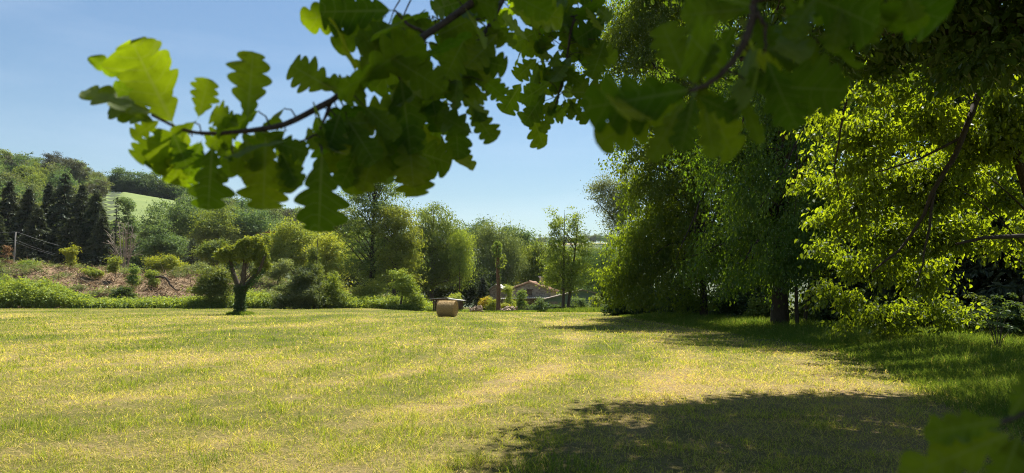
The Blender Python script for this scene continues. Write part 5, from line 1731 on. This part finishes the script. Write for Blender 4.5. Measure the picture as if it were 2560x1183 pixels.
def oak():
    rng = RS(900)
    root = empty('oak_tree', OAK, 'old oak whose lobed leaves hang over the camera along the top of the picture', 'oak tree')
    wb = MB()
    tl = trunk_line(rng, np.array([0, 0, -0.3]), np.array([-0.5, 0.4, 11.5]), 11, 0.03)
    h = np.linspace(0, 1, 11)
    wb.tube(tl, 0.46 * (1 - h) ** 0.7 + 0.03 + 0.2 * np.exp(-h * 20), 14)
    wb.build('trunk', M['bark_dark'], root, smooth=True)
    # canopy: placed by where its shade falls, sheared towards the sun
    se = 1 / tan(SUN_EL)
    sx, sy = [], []
    n = 1300
    lim_pts = ([-9, 0.0, 0.4, 1.5, 4.0, 6.4, 7.8, 9.0, 10.2, 10.9, 11.3], [-0.42, -0.42, -0.3, -0.2, -0.1, 0.1, -0.05, 0.4, 0.9, 1.7, 2.7])
    ux, uy = rng.uniform(-1, 13, 4200), rng.uniform(-6, 11.25, 4200)
    edge = np.interp(uy, *lim_pts) + 0.35 * (fbm(uy * 1.3, uy * 0, 4, 2) - 0.5)
    k = (ux > edge + 0.27) & ~((ux > 6.6) & (uy > 8.6) & (fbm(ux * 0.9, uy * 0.9, 12, 2) < 0.6)) & (ux < 12)
    ux, uy = ux[k][:n], uy[k][:n]
    ux = np.concatenate([ux, rng.uniform(-0.02, 0.7, 34)])  # extra sprays out of view, added to shade the near twigs
    uy = np.concatenate([uy, rng.uniform(-0.95, -0.15, 34)])
    hh = rng.uniform(8.2, 11.8, len(ux))
    C = np.stack([ux + hh * se * sin(SUN_AZ), uy + hh * se * cos(SUN_AZ), hh], -1)
    # some lower boughs further right, in the shade of the rest
    nl = 130
    lx = rng.uniform(4.3, 11, nl)
    ly = rng.uniform(9.5, 15, nl)
    lz = EYE + ly * (rng.uniform(0.33, 0.52, nl))
    C2 = np.stack([lx, ly, lz], -1)
    C = np.concatenate([C, C2]) - OAK
    cb = MB()
    scatter_leaves(cb, rng, C, np.tile([0, 0, 0.6], (len(C), 1)), 0.55, 105, 0.15, 0.62, droop=0.3, hexa=True, tint0=0.4)
    cb.build('crown', M['leaf_oak_far'], root)
    # limbs
    lb = MB()
    lpaths = [
        [(0, 0, 4.0), tuple(at(2620, 60, 10.5) - OAK), tuple(at(2300, 75, 11) - OAK), tuple(at(2120, 95, 11.5) - OAK), tuple(at(1960, 112, 12) - OAK), tuple(at(1850, 150, 12.4) - OAK)],
        [(0, 0, 4.6), tuple(at(2600, -60, 10.5) - OAK), tuple(at(2400, 20, 12) - OAK), tuple(at(2300, 90, 13) - OAK), tuple(at(2230, 165, 13.5) - OAK)],
        [(0, 0, 4.2), (-3.5, -2.5, 5.0), (-6.8, -4.0, 4.6), (-8.6, -4.6, 3.9), (-9.6, -5.1, 3.2)],
        [(-0.2, 0.1, 6), (-4, 3, 8.2), (-7, 5.5, 9.6)],
        [(-0.2, 0.1, 5.5), (-4.5, -1, 8.0), (-7.5, -1.5, 9.4)],
        [(-0.3, 0.2, 7), (1, 5, 9), (1.5, 8, 10)],
    ]
    limb3 = None
    for i, pth in enumerate(lpaths):
        P = np.array(pth, float)
        s = np.linspace(0, 1, 22)
        Q = np.stack([np.interp(s, np.linspace(0, 1, len(P)), P[:, c]) for c in range(3)], -1)
        for _ in range(4):
            Q[1:-1] = (Q[:-2] + 2 * Q[1:-1] + Q[2:]) / 4
        Q = wobble(Q, rng, 0.02)
        lb = MB()
        lb.tube(Q, np.linspace(0.16 if i < 2 else 0.14, 0.03, 22), 8)
        for k in range(14):
            c = C[np.argsort(((C - Q[8 + k]) ** 2).sum(1))[rng.integers(0, 10)]]
            lb.tube(wobble(bez(Q[8 + k], (Q[8 + k] + c) / 2 + [0, 0, 0.15], c, 6), rng, 0.02), np.linspace(0.03, 0.006, 6), 5)
        lb.build('limb', M['bark_dark'], root, smooth=True)
        if i == 2:
            limb3 = Q + OAK

    def up_to_limb(p):
        """carry a hanging branch on from its last visible point to the limb overhead"""
        q = limb3[np.argmin(((limb3 - p) ** 2).sum(1))]
        s = np.linspace(0, 1, 9)[1:, None]
        return wobble(p + (q - p) * s + np.array([0.16, -0.05, -0.1]) * np.sin(pi * s), rng, 0.012)

    view = np.array([0, 0, EYE])

    def put(b, bx, by, tx, ty, d, ratio, tilt=0.35, dd=0.0, tint=None, **kw):  # a given tint paints in the light: sunlit leaves pale, shaded ones dark
        base = at(bx, by, d)
        tip = at(tx, ty, d + dd)
        n_ = unit(view - base) + rng.normal(0, tilt, 3)
        # wide ratios face the camera, small ones are seen nearly edge on
        if ratio < 0.3:
            sdv = unit(np.cross(unit(view - base), unit(tip - base)))
            n_ = unit(view - base) * (ratio / 0.6) + sdv * (1 if rng.random() < .5 else -1)
            ratio = 0.6
        oak_leaf(b, base, tip, unit(n_), ratio, rng, tint, **kw)

    def branch(label, paths, leaves, fill, d0, extend=0):
        """one hanging branch: its wood, and its leaves as a sub-part"""
        bb = MB()
        for i, (pth, r0, r1) in enumerate(paths):
            Q = seg(pth, 26)
            if i == extend:
                Q = np.concatenate([up_to_limb(Q[0])[::-1], Q])
            rr = np.linspace(r0, r1, len(Q)) * (1 + 0.18 * (rng.random(len(Q)) - 0.4))
            if i == extend:
                rr[:9] = np.maximum(rr[:9], r0 * 1.05)
            bb.tube(wobble(Q, rng, 0.0008) - OAK, rr, 8)
        lf = LeafMB()
        for l in leaves:
            put(lf, *l)
        for (path, n, Lm, spread_, down) in fill:
            Q = seg(path, 40)
            for k in range(n):
                p = Q[rng.integers(0, 40)] + rng.normal(0, spread_, 3)
                stem = Q[np.argmin(((Q - p) ** 2).sum(1))]
                dirv = unit(rng.normal(0, 1, 3) * np.array([1, 0.6, 0.8]) + np.array([0, 0, -down]))
                L = Lm * rng.uniform(0.7, 1.2)
                nn = unit(view - p) * rng.choice([1, 1, -1]) * 0.8 + rng.normal(0, 0.6, 3) + np.array([0, 0, 0.4])
                oak_leaf(lf, p, p + dirv * L, unit(nn), rng.uniform(0.52, 0.68), rng)
                bb.tube(np.array([stem, (stem + p) / 2 + [0, 0, 0.004], p + dirv * L * 0.05]) - OAK, [0.0013, 0.001, 0.0008], 4)
        for q in lf.v:
            q -= OAK
        o = bb.build('branch', [M['twig']], root, smooth=True)
        o['label'] = label
        lf.finish('foliage', M['oak'], o)
        return o

    D = 0.86
    # --- first branch, reaching far left
    L1 = [(436, 316, 324, 98, D, .66, .08, .0, .9), (363, 211, 226, 147, D + .02, .30, .2), (395, 288, 205, 222, D, .38, .3, 0, .8), (395, 256, 274, 215, D + .04, .45, .3), (390, 307, 267, 261, D + .02, .5, .3),
          (495, 297, 522, 196, D, .66, .2), (618, 302, 634, 126, D, .6, .2), (600, 316, 530, 280, D, .85, .3), (842, 229, 722, 160, D + .08, .72, .2, 0, .7), (408, 334, 340, 402, D, .72, .3), (436, 334, 376, 424, D, .62, .3),
          (463, 352, 432, 462, D, .62, .3), (495, 352, 449, 466, D + .03, .65, .3), (531, 361, 520, 525, D - .03, .64, .15, 0, .1), (664, 343, 660, 523, D, .72, .1, 0, .95), (673, 352, 769, 380, D - .02, .6, .25, 0, .2), (696, 380, 728, 482, D, .5, .3),
          (609, 352, 591, 434, D, .62, .3), (805, 380, 796, 580, D - .02, .62, .12, 0, .05), (851, 279, 820, 378, D + .02, .8, .3, 0, .1), (910, 334, 858, 470, D + .05, .5, .3), (956, 316, 905, 478, D + .06, .45, .3), (769, 316, 790, 372, D + .03, .8, .3, 0, .9),
          (719, 352, 559, 375, D - .04, .12, .1), (900, 190, 975, 60, D + .08, .6, .3, 0, .5), (984, 26, 800, 30, D + .1, .7, .2, 0, .1), (966, 40, 835, 122, D + .12, .5, .3), (948, 26, 750, 50, D + .14, .45, .2, 0, .8),
          (1025, 370, 1040, 492, D + .12, .85, .15, 0, .75), (1030, 300, 985, 430, D + .1, .65, .2, 0, .1), (560, 335, 600, 420, D + .03, .6, .4), (470, 330, 430, 400, D + .04, .6, .4, 0, .9), (640, 330, 705, 300, D + .05, .5, .5), (400, 300, 330, 345, D + .03, .6, .4, 0, .8),
          (870, 300, 940, 410, D + .03, .65, .3, 0, .2), (900, 330, 880, 490, D + .1, .55, .3, 0, .6)]
    b1 = [(1215, -12, D + .16), (1060, 95, D + .12), (950, 170, D + .08), (860, 240, D + .05), (760, 290, D + .03), (690, 325, D + .01), (600, 330, D), (500, 343, D), (440, 320, D), (380, 288, D)]
    L1 += [(505, 350, 470, 440, D, .62, .25, 0, .1), (560, 345, 575, 445, D + .02, .6, .3, 0, .3), (610, 340, 640, 430, D, .6, .3, 0, .8), (455, 340, 395, 440, D + .02, .6, .3, 0, .2), (700, 370, 745, 470, D, .55, .3, 0, .2), (430, 330, 470, 420, D - .02, .6, .3, 0, .1)]
    branch('longest twig of oak leaves, reaching down to the left', [(b1, .0068, .0016), ([(830, 250, D + .05), (805, 300, D + .03), (800, 345, D + .02), (806, 385, D)], .0026, .0012), ([(1075, 85, D + .13), (1020, 60, D + .12), (985, 26, D + .12)], .003, .0014), ([(805, 330, D + .02), (760, 350, D), (720, 352, D)], .0016, .001)],
           L1, [([(1190, 0, D + .17), (1060, 95, D + .13), (950, 170, D + .1), (870, 235, D + .07)], 20, .095, .028, .5), ([(850, 250, D + .06), (760, 290, D + .05), (640, 335, D + .03), (480, 340, D + .02)], 14, .075, .02, .7), ([(900, 280, D + .08), (1000, 320, D + .1)], 9, .085, .02, 1.0)], D)
    # --- second branch
    D2 = 1.12
    L2 = [(1217, 66, 1260, 114, D2, .7, .2), (1181, 145, 1268, 168, D2, .75, .2, 0, .1), (1173, 264, 1236, 353, D2, .62, .2, 0, .4), (1138, 281, 1146, 400, D2, .6, .15, 0, .1), (1120, 240, 1060, 400, D2 + .05, .5, .3), (1130, 150, 1230, 130, D2, .6, .3), (1150, 230, 1215, 300, D2, .6, .3),
          (1100, 220, 1000, 210, D2, .6, .3), (1110, 250, 1020, 300, D2, .6, .3, 0, .15), (1080, 210, 1040, 130, D2, .6, .3), (1140, 250, 1190, 210, D2, .7, .3)]
    b2 = [(1262, -14, D2 + .05), (1235, 40, D2 + .03), (1205, 95, D2 + .02), (1165, 160, D2), (1140, 200, D2), (1132, 240, D2), (1140, 285, D2)]
    branch('second twig of oak leaves, crowded in the upper middle', [(b2, .0052, .0016), ([(1140, 205, D2), (1095, 222, D2), (1060, 205, D2)], .0022, .001), ([(1240, 30, D2 + .03), (1150, 60, D2), (1080, 40, D2)], .0022, .001)],
           L2, [([(1250, 0, D2 + .06), (1200, 100, D2 + .03), (1140, 200, D2)], 20, .09, .035, .5), ([(1180, 40, D2 + .02), (1080, 50, D2), (1000, 0, D2)], 9, .09, .03, .5), ([(1130, 230, D2), (1120, 300, D2 + .03)], 9, .095, .03, 1.2)], D2)
    # --- third branch, further away
    D3 = 1.62
    L3 = [(1392, 259, 1356, 331, D3, .42, .2, 0, .6), (1305, 206, 1258, 282, D3, .7, .25), (1366, 228, 1308, 308, D3, .55, .25), (1419, 246, 1466, 309, D3, .45, .3), (1353, 75, 1275, 112, D3, .62, .25, 0, .6), (1344, 145, 1290, 195, D3, .7, .3), (1400, 230, 1372, 290, D3, .35, .3), (1410, 45, 1330, 30, D3, .6, .3),
          (1430, 250, 1425, 300, D3, .5, .3), (1420, 90, 1500, 110, D3, .5, .3), (1380, 160, 1330, 250, D3, .6, .3)]
    b3 = [(1498, -12, D3), (1470, 20, D3), (1440, 42, D3), (1425, 80, D3), (1420, 130, D3), (1415, 180, D3), (1395, 235, D3), (1390, 262, D3)]
    branch('third twig of smaller oak leaves, before the gap of sky', [(b3, .0052, .0016), ([(1440, 42, D3), (1405, 44, D3), (1360, 50, D3)], .0026, .001), ([(1416, 160, D3), (1380, 200, D3), (1330, 215, D3)], .0024, .001)],
           L3, [([(1470, 20, D3), (1425, 80, D3), (1415, 180, D3), (1395, 240, D3)], 32, .085, .035, .7), ([(1480, 0, D3), (1380, 20, D3), (1300, 0, D3)], 20, .09, .035, .4), ([(1370, 90, D3), (1330, 120, D3)], 9, .09, .03, .6)], D3)
    # --- fourth branch, close and blurred
    D4 = 0.60
    L4 = [(1736, 222, 1459, 274, D4, .56, .15, 0, .15), (1720, 210, 1655, 60, D4, .66, .15), (1730, 218, 1775, 108, D4, .7, .2), (1736, 233, 1705, 374, D4 - .02, .5, .2, 0, 0.05), (1712, 233, 1492, 358, D4 + .02, .5, .15), (1712, 250, 1625, 396, D4, .4, .25),
          (1915, 144, 1986, 323, D4, .55, .15, 0, .05), (1876, 163, 1899, 220, D4, .9, .2), (1868, 23, 1702, 38, D4 + .03, .5, .15), (1887, 23, 1925, 120, D4, .65, .2), (2041, -8, 1970, 88, D4, .62, .2, 0, .8), (2114, 0, 2080, 124, D4, .46, .2, 0, .7), (2187, 0, 2166, 108, D4, .66, .2, 0, .5), (2268, -12, 2295, 50, D4, .8, .2, 0, .6),
          (1763, 272, 1784, 395, D4, .5, .2, 0, .8), (1740, 240, 1850, 290, D4 + .02, .55, .3), (1850, 230, 1900, 360, D4 + .03, .3, .2), (1960, -10, 2010, 60, D4 + .03, .6, .3), (1840, 60, 1790, 150, D4 + .05, .6, .3), (1800, 190, 1690, 140, D4 + .04, .6, .3)]
    b4 = [(1892, -14, D4), (1880, 40, D4), (1868, 95, D4), (1830, 160, D4), (1790, 198, D4), (1755, 218, D4), (1725, 228, D4)]
    branch('nearest blurred dark twig of oak leaves, right of the sky gap', [(b4, .0048, .0018), ([(1884, 30, D4), (1908, 75, D4), (1914, 130, D4)], .002, .001), ([(1885, 0, D4), (2050, -20, D4), (2270, -22, D4)], .003, .0015)],
           L4, [([(1870, 60, D4 + .05), (1830, 160, D4 + .04), (1760, 218, D4 + .04)], 11, .085, .02, .4), ([(1895, -8, D4 + .04), (2050, -24, D4 + .04), (2280, -28, D4 + .03)], 18, .075, .018, .5)], D4)
    # --- low twig in the lower right corner
    D5 = 0.44
    L5 = [(2518, 1048, 2314, 1084, D5, .42, .3, .0, .5), (2521, 1048, 2596, 935, D5, .52, .2, 0, .5), (2518, 1072, 2416, 1080, D5 + .02, .2, .2), (2540, 1078, 2268, 1188, D5, .42, .1, .0, .9), (2550, 1085, 2500, 1215, D5, .75, .2, 0, .7), (2570, 1085, 2620, 1190, D5, .7, .3)]
    bb = MB()
    p = seg([(2500, 1058, D5), (2530, 1046, D5), (2575, 1020, D5 + .01), (2640, 985, D5 + .03)], 16)
    P = np.concatenate([p, up_to_limb(p[-1])])
    bb.tube(P - OAK, np.concatenate([np.linspace(.0012, .003, 16), np.linspace(.003, .007, 8)]), 8)
    lf = LeafMB()
    for l in L5:
        put(lf, *l)
    for q_ in lf.v:
        q_ -= OAK
    o = bb.build('branch', [M['twig']], root, smooth=True)
    o['label'] = 'low blurred oak twig in the lower right corner'
    lf.finish('foliage', M['oak'], o)


oak()


# ------------------------------------------------------------------ the air: far things fade a little
def haze():
    b = MB()
    b.box((0, 1090, 58), (3720, 2600, 138))
    m, t, out = nt('haze_air')
    v = t.nodes.new('ShaderNodeVolumePrincipled')
    v.inputs['Color'].default_value = (0.80, 0.88, 1.0, 1)
    v.inputs['Density'].default_value = 0.00004
    v.inputs['Anisotropy'].default_value = 0.3
    t.links.new(v.outputs[0], out.inputs['Volume'])
    o = b.build('haze', m)
    tag(o, 'thin bluish summer haze in the air over the valley', 'haze', kind='stuff')


haze()
